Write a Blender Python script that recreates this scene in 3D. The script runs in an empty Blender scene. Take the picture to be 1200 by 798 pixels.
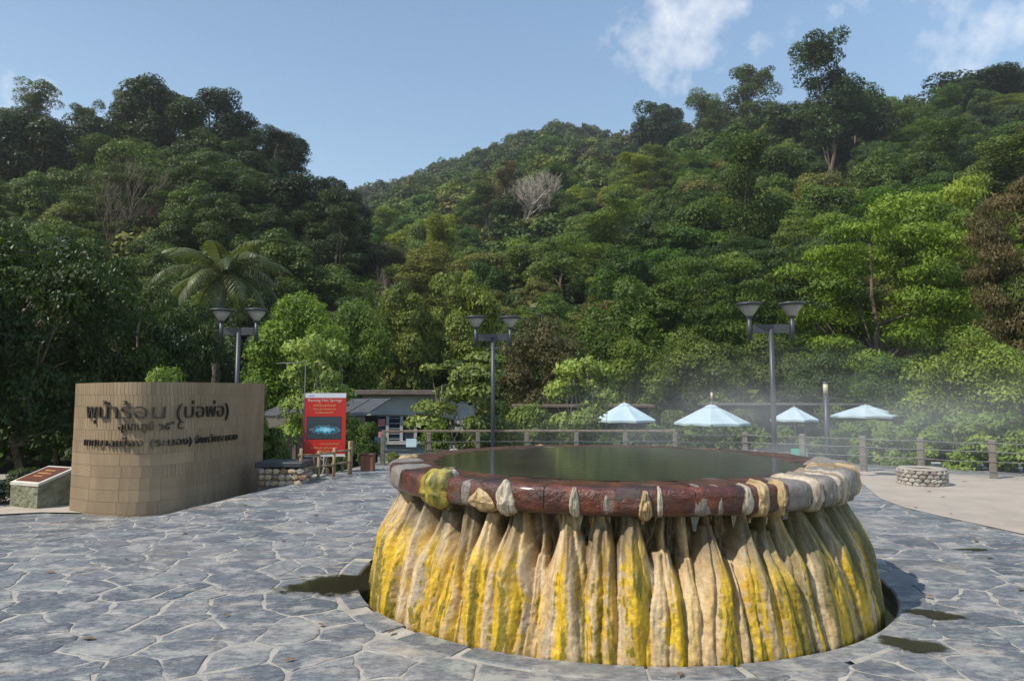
import bpy, math, random
import numpy as np
from mathutils import Vector, Matrix

R = math.radians
PI = math.pi
S = bpy.context.scene
COL = S.collection
RNG = np.random.default_rng(7)
random.seed(7)

# ---------------------------------------------------------------- camera
PITCH = R(4.7)
cam_d = bpy.data.cameras.new('camera')
cam_d.lens = 24.0
cam_d.sensor_width = 36.0
cam_d.clip_start = 0.05
cam_d.clip_end = 3000
cam = bpy.data.objects.new('camera', cam_d)
COL.objects.link(cam)
cam.location = (0, 0, 1.6)
cam.rotation_euler = (R(90) + PITCH, 0, 0)
S.camera = cam

# ---------------------------------------------------------------- world, sun, exposure
SUN_DIR = Vector((-0.88, -0.47, 0)).normalized()
SUN_EL = R(51)
to_sun = Vector((SUN_DIR.x * math.cos(SUN_EL), SUN_DIR.y * math.cos(SUN_EL), math.sin(SUN_EL)))
W = bpy.data.worlds.new('World')
S.world = W
W.use_nodes = True
wn, wl = W.node_tree.nodes, W.node_tree.links
wn.clear()
sky = wn.new('ShaderNodeTexSky')
sky.sky_type = 'NISHITA'
sky.sun_disc = False
sky.sun_elevation = SUN_EL
sky.sun_rotation = math.atan2(-SUN_DIR.x, SUN_DIR.y)
sky.air_density = 1.6
sky.dust_density = 0.1
sky.ozone_density = 2.8
bg = wn.new('ShaderNodeBackground')
bg.inputs['Strength'].default_value = 0.135
out = wn.new('ShaderNodeOutputWorld')
wl.new(bg.outputs[0], out.inputs['Surface'])


def wmath(op, a, b=None, c=None, clamp=False):
    n = wn.new('ShaderNodeMath')
    n.operation = op
    n.use_clamp = clamp
    for i, v in enumerate((a, b, c)):
        if v is None:
            continue
        if isinstance(v, (int, float)):
            n.inputs[i].default_value = v
        else:
            wl.new(v, n.inputs[i])
    return n.outputs[0]


tc = wn.new('ShaderNodeTexCoord')
wno = wn.new('ShaderNodeTexNoise')
wno.inputs['Scale'].default_value = 11.0
wno.inputs['Detail'].default_value = 7.0
wno.inputs['Roughness'].default_value = 0.6
wl.new(tc.outputs['Generated'], wno.inputs['Vector'])
wn2 = wn.new('ShaderNodeTexNoise')
wn2.inputs['Scale'].default_value = 2.2
wn2.inputs['Detail'].default_value = 3.0
wl.new(tc.outputs['Generated'], wn2.inputs['Vector'])


def pix_dir(px, py):
    u, v = (px - 600) / 800, (399 - py) / 800
    s, c = math.sin(PITCH), math.cos(PITCH)
    return Vector((u, c - v * s, s + v * c)).normalized()


# every cloud bank is a soft patch of the sky in its own direction
cloud = None
for px, py, rad, amt in ((765, 45, 0.12, .72), (800, 0, 0.10, .62), (850, 40, 0.08, .55), (1050, 10, 0.17, 0.50), (1150, 50, .12, .40), (40, 135, 0.075, .66),
                         (745, 95, .06, .55), (1350, -250, 0.4, .6), (-500, -300, 0.35, .5), (200, -900, 0.3, .5)):
    d = pix_dir(px, py)
    dp = wn.new('ShaderNodeVectorMath')
    dp.operation = 'DOT_PRODUCT'
    wl.new(tc.outputs['Generated'], dp.inputs[0])
    dp.inputs[1].default_value = d
    lim = math.cos(rad)
    m = wn.new('ShaderNodeMapRange')
    m.interpolation_type = 'SMOOTHSTEP'
    wl.new(dp.outputs['Value'], m.inputs['Value'])
    m.inputs['From Min'].default_value = lim
    m.inputs['From Max'].default_value = 1.0
    m.inputs['To Min'].default_value = 0
    m.inputs['To Max'].default_value = amt
    cloud = m.outputs[0] if cloud is None else wmath('MAXIMUM', cloud, m.outputs[0])
# puffs: noise pushed up where a bank is
cn = wmath('MULTIPLY', wmath('SUBTRACT', wno.outputs['Fac'], 0.5), 2.3)
cn = wmath('ADD', cn, wmath('MULTIPLY', cloud, 0.9))
cn = wmath('SUBTRACT', cn, 0.36)
cn = wmath('MULTIPLY', cn, 1.5, clamp=True)
cn = wmath('MULTIPLY', cn, wmath('MULTIPLY', cloud, 2.2, clamp=True), clamp=True)
cn = wmath('MULTIPLY', cn, 0.85)
mixc = wn.new('ShaderNodeMixRGB')
wl.new(cn, mixc.inputs['Fac'])
wl.new(sky.outputs[0], mixc.inputs['Color1'])
mixc.inputs['Color2'].default_value = (7.0, 7.05, 7.2, 1)
wl.new(mixc.outputs[0], bg.inputs['Color'])

sun_d = bpy.data.lights.new('sun', 'SUN')
sun_d.energy = 5.0
sun_d.angle = R(0.53)
sun_d.color = (1.0, 0.93, 0.82)
sun_o = bpy.data.objects.new('sun', sun_d)
COL.objects.link(sun_o)
sun_o.rotation_euler = to_sun.to_track_quat('Z', 'Y').to_euler()
sun_o.location = (-20, -6, 40)
S.view_settings.view_transform = 'Standard'
S.view_settings.look = 'None'
S.view_settings.exposure = 0.25
S.view_settings.gamma = 1.0
S.view_settings.use_curve_mapping = False
S.render.engine = 'CYCLES'
S.cycles.max_bounces = 6
S.cycles.transparent_max_bounces = 8
S.cycles.volume_bounces = 0
S.cycles.caustics_reflective = False
S.cycles.caustics_refractive = False
S.cycles.volume_step_rate = 3.0
S.cycles.volume_max_steps = 64


# ---------------------------------------------------------------- helpers: places
def at(px, py, d):
    """The point of the world at depth d (metres along +Y) seen at a photo pixel."""
    u, v = (px - 600) / 800, (399 - py) / 800
    s, c = math.sin(PITCH), math.cos(PITCH)
    Y, Z = c - v * s, s + v * c
    t = d / Y
    return Vector((u * t, d, 1.6 + Z * t))


def gpt(px, py, z=0.0):
    u, v = (px - 600) / 800, (399 - py) / 800
    s, c = math.sin(PITCH), math.cos(PITCH)
    Y, Z = c - v * s, s + v * c
    t = (z - 1.6) / Z
    return Vector((u * t, Y * t, z))


# ---------------------------------------------------------------- helpers: noise
def _hash(ix, iy, seed):
    n = (ix.astype(np.int64) * 374761393 + iy.astype(np.int64) * 668265263 + seed * 1442695041) & 0x7fffffff
    n = ((n ^ (n >> 13)) * 1274126177) & 0x7fffffff
    return ((n ^ (n >> 16)) & 0xffff) / 65535.0


def vnoise(x, y, seed=0):
    x = np.asarray(x, float)
    y = np.asarray(y, float)
    ix, iy = np.floor(x), np.floor(y)
    fx, fy = x - ix, y - iy
    fx = fx * fx * (3 - 2 * fx)
    fy = fy * fy * (3 - 2 * fy)
    a = _hash(ix, iy, seed)
    b = _hash(ix + 1, iy, seed)
    c = _hash(ix, iy + 1, seed)
    d = _hash(ix + 1, iy + 1, seed)
    return (a * (1 - fx) + b * fx) * (1 - fy) + (c * (1 - fx) + d * fx) * fy


def fbm(x, y, seed=0, octv=4):
    t = 0
    a = 0.5
    for k in range(octv):
        t = t + a * vnoise(x * 2 ** k, y * 2 ** k, seed + k * 17)
        a *= .5
    return t / (1 - .5 ** octv)


def sstep(a, b, x):
    t = np.clip((x - a) / (b - a), 0, 1)
    return t * t * (3 - 2 * t)


# ---------------------------------------------------------------- helpers: objects
def tag(o, label=None, cat=None, group=None, kind=None):
    if label:
        o['label'] = label
    if cat:
        o['category'] = cat
    if group:
        o['group'] = group
    if kind:
        o['kind'] = kind
    return o


def thing(name, label, cat, loc=(0, 0, 0), rz=0, group=None):
    o = bpy.data.objects.new(name, None)
    o.empty_display_size = .2
    COL.objects.link(o)
    o.location = loc
    o.rotation_euler = (0, 0, rz)
    return tag(o, label, cat, group)


def link(name, me, parent=None, loc=None):
    o = bpy.data.objects.new(name, me)
    COL.objects.link(o)
    if parent:
        o.parent = parent
    if loc is not None:
        o.location = loc
    return o


def np_mesh(name, v, f, mat=None, smooth=False, attrs=None):
    """v (N,3); f (M,k) equal polygons."""
    v = np.asarray(v, np.float32)
    f = np.asarray(f, np.int32)
    me = bpy.data.meshes.new(name)
    me.vertices.add(len(v))
    me.vertices.foreach_set('co', v.ravel())
    m, k = f.shape
    me.loops.add(m * k)
    me.loops.foreach_set('vertex_index', f.ravel())
    me.polygons.add(m)
    me.polygons.foreach_set('loop_start', np.arange(0, m * k, k, dtype=np.int32))
    me.polygons.foreach_set('loop_total', np.full(m, k, np.int32))
    if smooth:
        me.polygons.foreach_set('use_smooth', np.ones(m, bool))
    me.update(calc_edges=True)
    for an, (dom, typ, data) in (attrs or {}).items():
        a = me.attributes.new(an, typ, dom)
        a.data.foreach_set('color' if 'COLOR' in typ else 'value', np.asarray(data, np.float32).ravel())
    for mm in (mat if isinstance(mat, (list, tuple)) else [mat] if mat else []):
        me.materials.append(mm)
    return me


class MB:
    """Collects boxes, bars, tubes and lathes; link() makes ONE mesh object."""

    def __init__(self):
        self.v, self.f, self.s, self.m = [], [], [], []
        self.mi = 0

    def add(self, vs, fs, smooth=False):
        b = len(self.v)
        self.v += [tuple(p) for p in vs]
        for q in fs:
            self.f.append([b + i for i in q])
            self.s.append(smooth)
            self.m.append(self.mi)
        return self

    def box(self, c, s, rz=0, bev=0.0, M=None):
        hx, hy, hz = s[0] / 2, s[1] / 2, s[2] / 2
        if bev > 0:
            bev = min(bev, hx * .9, hy * .9, hz * .9)
            vs, keys = [], {}
            for sx in (-1, 1):
                for sy in (-1, 1):
                    for sz in (-1, 1):
                        for ax in range(3):
                            p = [sx * hx, sy * hy, sz * hz]
                            for k in range(3):
                                if k != ax:
                                    p[k] -= math.copysign(bev, p[k])
                            keys[(sx, sy, sz, ax)] = len(vs)
                            vs.append(p)
            fs = []
            for ax in range(3):
                o1, o2 = (ax + 1) % 3, (ax + 2) % 3
                for sg in (-1, 1):
                    q = []
                    for a, b in ((-1, -1), (1, -1), (1, 1), (-1, 1)):
                        k = [0, 0, 0]
                        k[ax], k[o1], k[o2] = sg, a, b
                        q.append(keys[(*k, ax)])
                    fs.append(q if sg > 0 else q[::-1])
            for ax in range(3):
                o1, o2 = (ax + 1) % 3, (ax + 2) % 3
                for a in (-1, 1):
                    for b in (-1, 1):
                        k0, k1 = [0, 0, 0], [0, 0, 0]
                        k0[ax], k1[ax] = -1, 1
                        k0[o1] = k1[o1] = a
                        k0[o2] = k1[o2] = b
                        q = [keys[(*k0, o1)], keys[(*k1, o1)], keys[(*k1, o2)], keys[(*k0, o2)]]
                        fs.append(q if a * b < 0 else q[::-1])
            for sx in (-1, 1):
                for sy in (-1, 1):
                    for sz in (-1, 1):
                        q = [keys[(sx, sy, sz, i)] for i in range(3)]
                        fs.append(q if sx * sy * sz > 0 else q[::-1])
        else:
            vs = [(x, y, z) for x in (-hx, hx) for y in (-hy, hy) for z in (-hz, hz)]
            fs = [(0, 1, 3, 2), (4, 6, 7, 5), (0, 4, 5, 1), (2, 3, 7, 6), (0, 2, 6, 4), (1, 5, 7, 3)]
        T = Matrix.Translation(c) @ Matrix.Rotation(rz, 4, 'Z')
        if M is not None:
            T = M @ T
        return self.add([T @ Vector(p) for p in vs], fs)

    def tube(self, pts, rad, n=8, caps=True, smooth=True):
        pts = [Vector(p) for p in pts]
        if not isinstance(rad, (list, tuple, np.ndarray)):
            rad = [rad] * len(pts)
        vs, fs = [], []
        pu = None
        for i, p in enumerate(pts):
            t = (pts[min(i + 1, len(pts) - 1)] - pts[max(i - 1, 0)]).normalized()
            if pu is None:
                a = Vector((1, 0, 0)) if abs(t.x) < .8 else Vector((0, 1, 0))
                u = t.cross(a).normalized()
            else:
                u = (pu - t * pu.dot(t)).normalized()
            pu = u
            w = t.cross(u)
            for k in range(n):
                an = 2 * PI * k / n
                vs.append(p + (u * math.cos(an) + w * math.sin(an)) * float(rad[i]))
        for i in range(len(pts) - 1):
            for k in range(n):
                k2 = (k + 1) % n
                fs.append((i * n + k, i * n + k2, (i + 1) * n + k2, (i + 1) * n + k))
        self.add(vs, fs, smooth)
        if caps:
            b = len(self.v) - len(vs)
            e = b + (len(pts) - 1) * n
            self.f.append([b + k for k in range(n)][::-1])
            self.s.append(False)
            self.m.append(self.mi)
            self.f.append([e + k for k in range(n)])
            self.s.append(False)
            self.m.append(self.mi)
        return self

    def lathe(self, prof, n=24, c=(0, 0, 0), smooth=True, a0=0, a1=2 * PI):
        full = abs(a1 - a0 - 2 * PI) < 1e-6
        cols = n if full else n + 1
        vs, fs = [], []
        for r, z in prof:
            for k in range(cols):
                a = a0 + (a1 - a0) * k / n
                vs.append((c[0] + r * math.cos(a), c[1] + r * math.sin(a), c[2] + z))
        for i in range(len(prof) - 1):
            for k in range(n):
                k2 = (k + 1) % cols
                fs.append((i * cols + k, i * cols + k2, (i + 1) * cols + k2, (i + 1) * cols + k))
        return self.add(vs, fs, smooth)

    def link(self, name, mat, parent=None, loc=None):
        me = bpy.data.meshes.new(name)
        me.from_pydata(self.v, [], self.f)
        me.polygons.foreach_set('use_smooth', self.s)
        me.polygons.foreach_set('material_index', self.m)
        for mm in (mat if isinstance(mat, (list, tuple)) else [mat]):
            me.materials.append(mm)
        me.update()
        return link(name, me, parent, loc)


# ---------------------------------------------------------------- helpers: materials
def new_mat(name):
    m = bpy.data.materials.new(name)
    m.use_nodes = True
    nt = m.node_tree
    return m, nt.nodes, nt.links, nt.nodes['Principled BSDF']


def setin(n, **kw):
    for k, v in kw.items():
        n.inputs[k.replace('_', ' ')].default_value = v


def noise_node(N, L, scale, detail=5, rough=.55, coord='Object', stretch=None, vec=None):
    n = N.new('ShaderNodeTexNoise')
    n.inputs['Scale'].default_value = scale
    n.inputs['Detail'].default_value = detail
    n.inputs['Roughness'].default_value = rough
    if vec is None:
        t = N.new('ShaderNodeTexCoord')
        vec = t.outputs[coord]
    if stretch:
        mp = N.new('ShaderNodeMapping')
        mp.inputs['Scale'].default_value = stretch
        L.new(vec, mp.inputs['Vector'])
        vec = mp.outputs[0]
    L.new(vec, n.inputs['Vector'])
    return n


def ramp(N, L, src, stops):
    r = N.new('ShaderNodeValToRGB')
    e = r.color_ramp.elements
    e[0].position, e[0].color = stops[0][0], (*stops[0][1], 1)
    e[1].position, e[1].color = stops[-1][0], (*stops[-1][1], 1)
    for p, c in stops[1:-1]:
        x = e.new(p)
        x.color = (*c, 1)
    L.new(src, r.inputs[0])
    return r.outputs[0]


def bump(N, L, bs, src, strength, dist=.01):
    b = N.new('ShaderNodeBump')
    b.inputs['Strength'].default_value = strength
    b.inputs['Distance'].default_value = dist
    L.new(src, b.inputs['Height'])
    L.new(b.outputs[0], bs.inputs['Normal'])
    return b


def pmat(name, c1, c2=None, scale=4, rough=.6, bmp=.2, bscale=30, bdist=.004, metal=0, coord='Object', stretch=None, spec=.5):
    m, N, L, bs = new_mat(name)
    setin(bs, Roughness=rough, Metallic=metal)
    bs.inputs['Specular IOR Level'].default_value = spec
    if c2 is None:
        c2 = tuple(x * .72 for x in c1)
    n = noise_node(N, L, scale, coord=coord, stretch=stretch)
    L.new(ramp(N, L, n.outputs['Fac'], [(.32, c2), (.68, c1)]), bs.inputs['Base Color'])
    if bmp:
        n2 = noise_node(N, L, bscale, 4, coord=coord, stretch=stretch)
        bump(N, L, bs, n2.outputs['Fac'], bmp, bdist)
    return m


def leaf_mat(name, gloss=.45, trans=.3, use_attr=False):
    """Foliage: the colour comes from the object's own colour (or a colour attribute), varied clump by clump."""
    m, N, L, bs = new_mat(name)
    if use_attr:
        a = N.new('ShaderNodeAttribute')
        a.attribute_name = 'col'
        base = a.outputs['Color']
    else:
        oi = N.new('ShaderNodeObjectInfo')
        base = oi.outputs['Color']
    t = N.new('ShaderNodeAttribute')
    t.attribute_name = 'tint'
    hs = N.new('ShaderNodeHueSaturation')
    mr = N.new('ShaderNodeMapRange')
    L.new(t.outputs['Fac'], mr.inputs['Value'])
    mr.inputs['To Min'].default_value = .55
    mr.inputs['To Max'].default_value = 1.45
    L.new(mr.outputs[0], hs.inputs['Value'])
    mh = N.new('ShaderNodeMapRange')
    L.new(t.outputs['Fac'], mh.inputs['Value'])
    mh.inputs['To Min'].default_value = .515
    mh.inputs['To Max'].default_value = .485
    L.new(mh.outputs[0], hs.inputs['Hue'])
    L.new(base, hs.inputs['Color'])
    L.new(hs.outputs[0], bs.inputs['Base Color'])
    bs.inputs['Roughness'].default_value = gloss
    bs.inputs['Specular IOR Level'].default_value = .22
    tr = N.new('ShaderNodeBsdfTranslucent')
    mx = N.new('ShaderNodeMixRGB')
    mx.blend_type = 'MULTIPLY'
    mx.inputs['Fac'].default_value = 1
    mx.inputs['Color2'].default_value = (1.5, 1.6, .5, 1)
    L.new(hs.outputs[0], mx.inputs['Color1'])
    L.new(mx.outputs[0], tr.inputs['Color'])
    ms = N.new('ShaderNodeMixShader')
    ms.inputs[0].default_value = trans
    L.new(bs.outputs[0], ms.inputs[1])
    L.new(tr.outputs[0], ms.inputs[2])
    L.new(ms.outputs[0], N['Material Output'].inputs['Surface'])
    return m


M_LEAF = leaf_mat('foliage', .5, .24)
M_GLOSSLEAF = leaf_mat('glossy_foliage', .42, .25)
M_FAR = leaf_mat('far_foliage', .6, .2, True)
M_BARK = pmat('bark', (.17, .13, .095), (.08, .06, .045), 6, .9, .6, 25, .02, stretch=(1, 1, .25))
M_PALEBARK = pmat('pale_bark', (.42, .37, .30), (.24, .2, .16), 5, .9, .5, 25, .02, stretch=(1, 1, .25))
M_METAL = pmat('dark_painted_metal', (.045, .05, .06), (.035, .04, .048), 3, .45, .05, 60)
M_CONC = pmat('concrete', (.33, .31, .27), (.22, .21, .18), 5, .85, .35, 60)
M_WOODGREY = pmat('weathered_wood', (.22, .17, .12), (.12, .09, .065), 8, .8, .4, 40, stretch=(1, 1, .1))
M_STEEL = pmat('galvanised_steel', (.17, .17, .165), (.11, .11, .11), 8, .5, .05, 40, metal=.5)

# ================================================================ THE GROUND
POOL = Vector((0.92, 6.39, 0))
MOAT = POOL + Vector((0.02, 0.13, 0))
R_MOAT = 2.32


def gz(x, y):
    """Height of the plaza: level, with a gentle fall to the left of a low crest beside the sign wall."""
    x = np.asarray(x, float)
    y = np.asarray(y, float)
    cx = -4.9 + (y - 7.84) * 0.19
    dist = cx - x
    return -0.30 * sstep(0, 1.25, dist) * sstep(6.8, 9.6, y)


# hill skylines seen from the plaza: (column, row of the tree tops, depth of the ridge)
RH = np.array([(-600, 330, 420), (300, 250, 420), (380, 222, 420), (430, 212, 420), (480, 203, 410), (530, 182, 400), (560, 172, 390), (600, 153, 375), (650, 141, 355),
               (700, 146, 335), (730, 152, 300), (780, 138, 255), (830, 136, 235), (870, 122, 225), (900, 118, 220), (940, 122, 215), (1000, 118, 210),
               (1050, 104, 205), (1100, 98, 200), (1150, 88, 195), (1200, 80, 190), (1500, 70, 180), (2600, 70, 180)], float)
LH = np.array([(-1400, 100, 118), (-300, 100, 118), (0, 122, 116), (40, 138, 112), (80, 150, 110), (120, 135, 108), (170, 118, 106), (220, 112, 104), (260, 118, 102), (300, 142, 100),
               (340, 164, 98), (380, 198, 96), (415, 246, 94), (440, 315, 94), (462, 470, 94), (3000, 470, 94)], float)


def zrow(py):
    v = (399 - py) / 800
    s, c = math.sin(PITCH), math.cos(PITCH)
    return (s + v * c) / (c - v * s)


def hills(x, y):
    x = np.asarray(x, float)
    y = np.asarray(y, float)
    yy = np.maximum(y, 14)
    px = 600 + 800 * x / yy
    # the right hill and its far shoulder
    D = np.interp(px, RH[:, 0], RH[:, 2])
    h = 1.6 + D * zrow(np.interp(px, RH[:, 0], RH[:, 1])) - 11
    foot = np.interp(px, [300, 600, 1000, 1300], [52, 46, 42, 36])
    t = (yy - foot) / (D - foot)
    r = np.where(t < 1, h * np.clip(t, 0, 1) ** 1.04, h - (yy - D) * .25)
    # the left hill
    D2 = np.interp(px, LH[:, 0], LH[:, 2])
    h2 = 1.6 + D2 * zrow(np.interp(px, LH[:, 0], LH[:, 1])) - 10.5
    t2 = (yy - 38) / (D2 - 38)
    l = np.where(t2 < 1, h2 * np.clip(t2, 0, 1) ** 1.0, h2 - (yy - D2) * .45)
    return np.maximum(np.maximum(r, l), 0) * (y > 14)


def terrain(x, y):
    low = -0.5 - 0.77 * sstep(16.9, 21.5, y)
    hh = hills(x, y)
    rough = (fbm(np.asarray(x) * .06, np.asarray(y) * .06, 3) - .5) * np.clip(hh * .25, 0, 5)
    return low + hh + rough


def build_terrain():
    us = np.linspace(-2.4, 2.4, 181)
    ys = np.concatenate([np.linspace(-60, 14, 20), np.linspace(15, 24, 10), 24 * (560 / 24) ** np.linspace(0.02, 1, 90)])
    U, Y = np.meshgrid(us, ys)
    X = U * np.maximum(Y, 14)
    Z = terrain(X, Y)
    # keep well under the plaza
    v = np.stack([X, Y, Z], -1).reshape(-1, 3)
    n, m = len(ys), len(us)
    i = np.arange(n - 1)[:, None] * m + np.arange(m - 1)[None]
    f = np.stack([i, i + 1, i + m + 1, i + m], -1).reshape(-1, 4)
    mt, N, L, bs = new_mat('forest_floor')
    nn = noise_node(N, L, .6, 6)
    L.new(ramp(N, L, nn.outputs['Fac'], [(.3, (.018, .024, .008)), (.55, (.035, .045, .012)), (.75, (.07, .055, .03))]), bs.inputs['Base Color'])
    bs.inputs['Roughness'].default_value = .95
    bump(N, L, bs, noise_node(N, L, 5, 5).outputs['Fac'], .8, .1)
    o = link('ground', np_mesh('ground', v, f, mt, True))
    tag(o, kind='structure')


build_terrain()

# ---------------------------------------------------------------- plaza
SAND = [gpt(1010, 566), gpt(1018, 574), gpt(1032, 585), gpt(1058, 595), gpt(1100, 605), gpt(1150, 616), gpt(1205, 628), gpt(1300, 652), Vector((9, 6.2, 0)), Vector((14, 6.2, 0)),
        Vector((14, 13, 0)), Vector((9.6, 13.9, 0)), Vector((7.4, 15.2, 0))]


def in_poly(x, y, P):
    c = False
    j = len(P) - 1
    for i in range(len(P)):
        if (P[i][1] > y) != (P[j][1] > y) and x < (P[j][0] - P[i][0]) * (y - P[i][1]) / (P[j][1] - P[i][1]) + P[i][0]:
            c = not c
        j = i
    return c


def stone_material():
    m, N, L, bs = new_mat('slate_flagstone')
    a = N.new('ShaderNodeAttribute')
    a.attribute_name = 'tint'
    g = N.new('ShaderNodeNewGeometry')
    base = ramp(N, L, a.outputs['Fac'], [(0, (.070, .078, .088)), (.35, (.108, .116, .126)), (.7, (.150, .156, .162)), (.92, (.20, .197, .19)), (1, (.245, .22, .185))])
    n1 = noise_node(N, L, 13, 12, .78, vec=g.outputs['Position'], stretch=(1, 1.9, 1))
    var = N.new('ShaderNodeMixRGB')
    var.blend_type = 'MULTIPLY'
    var.inputs['Fac'].default_value = .9
    L.new(base, var.inputs['Color1'])
    L.new(ramp(N, L, n1.outputs['Fac'], [(.36, (.42, .46, .52)), (.5, (.92, .94, .98)), (.64, (1.7, 1.64, 1.55))]), var.inputs['Color2'])
    # pale mineral film left by the spring water
    n2 = noise_node(N, L, 2.6, 12, .74, vec=g.outputs['Position'], stretch=(1, 1.5, 1))
    film = N.new('ShaderNodeMixRGB')
    L.new(ramp(N, L, n2.outputs['Fac'], [(.49, (0, 0, 0)), (.60, (.8, .8, .8))]), film.inputs['Fac'])
    L.new(var.outputs[0], film.inputs['Color1'])
    film.inputs['Color2'].default_value = (.33, .315, .29, 1)
    # faint green, violet and rust tones that slate carries
    hn = noise_node(N, L, 1.9, 6, .6, vec=g.outputs['Position'], stretch=(1, 2.2, 1))
    hm = N.new('ShaderNodeMixRGB')
    hm.blend_type = 'MULTIPLY'
    hm.inputs['Fac'].default_value = .8
    L.new(film.outputs[0], hm.inputs['Color1'])
    L.new(ramp(N, L, hn.outputs['Fac'], [(.32, (.95, 1.08, 1.02)), (.45, (1, 1, 1)), (.56, (1.01, 1.0, 1.01)), (.68, (1.20, 1.06, .92))]), hm.inputs['Color2'])
    film = hm
    # a warm stained stretch on the way to the path
    n3 = noise_node(N, L, .35, 3, .5, vec=g.outputs['Position'])
    wm = N.new('ShaderNodeMixRGB')
    L.new(ramp(N, L, n3.outputs['Fac'], [(.55, (0, 0, 0)), (.75, (.4, .4, .4))]), wm.inputs['Fac'])
    L.new(film.outputs[0], wm.inputs['Color1'])
    wm.inputs['Color2'].default_value = (.29, .25, .205, 1)
    L.new(wm.outputs[0], bs.inputs['Base Color'])
    rr = ramp(N, L, n1.outputs['Fac'], [(.3, (.42, .42, .42)), (.7, (.66, .66, .66))])
    L.new(rr, bs.inputs['Roughness'])
    n4 = noise_node(N, L, 28, 7, .7, vec=g.outputs['Position'], stretch=(1, 1.8, 1))
    bump(N, L, bs, n4.outputs['Fac'], .5, .012)
    return m


M_STONE = stone_material()
M_MORTAR = pmat('pale_mortar', (.39, .36, .31), (.22, .21, .188), 6, .9, .7, 40, .01)


def clip_half(P, mx, my, nx, ny):
    out_ = []
    for i in range(len(P)):
        a, b = P[i], P[(i + 1) % len(P)]
        da = (a[0] - mx) * nx + (a[1] - my) * ny
        db = (b[0] - mx) * nx + (b[1] - my) * ny
        if da <= 0:
            out_.append(a)
        if da * db < 0:
            t = da / (da - db)
            out_.append((a[0] + (b[0] - a[0]) * t, a[1] + (b[1] - a[1]) * t))
    return out_


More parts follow.
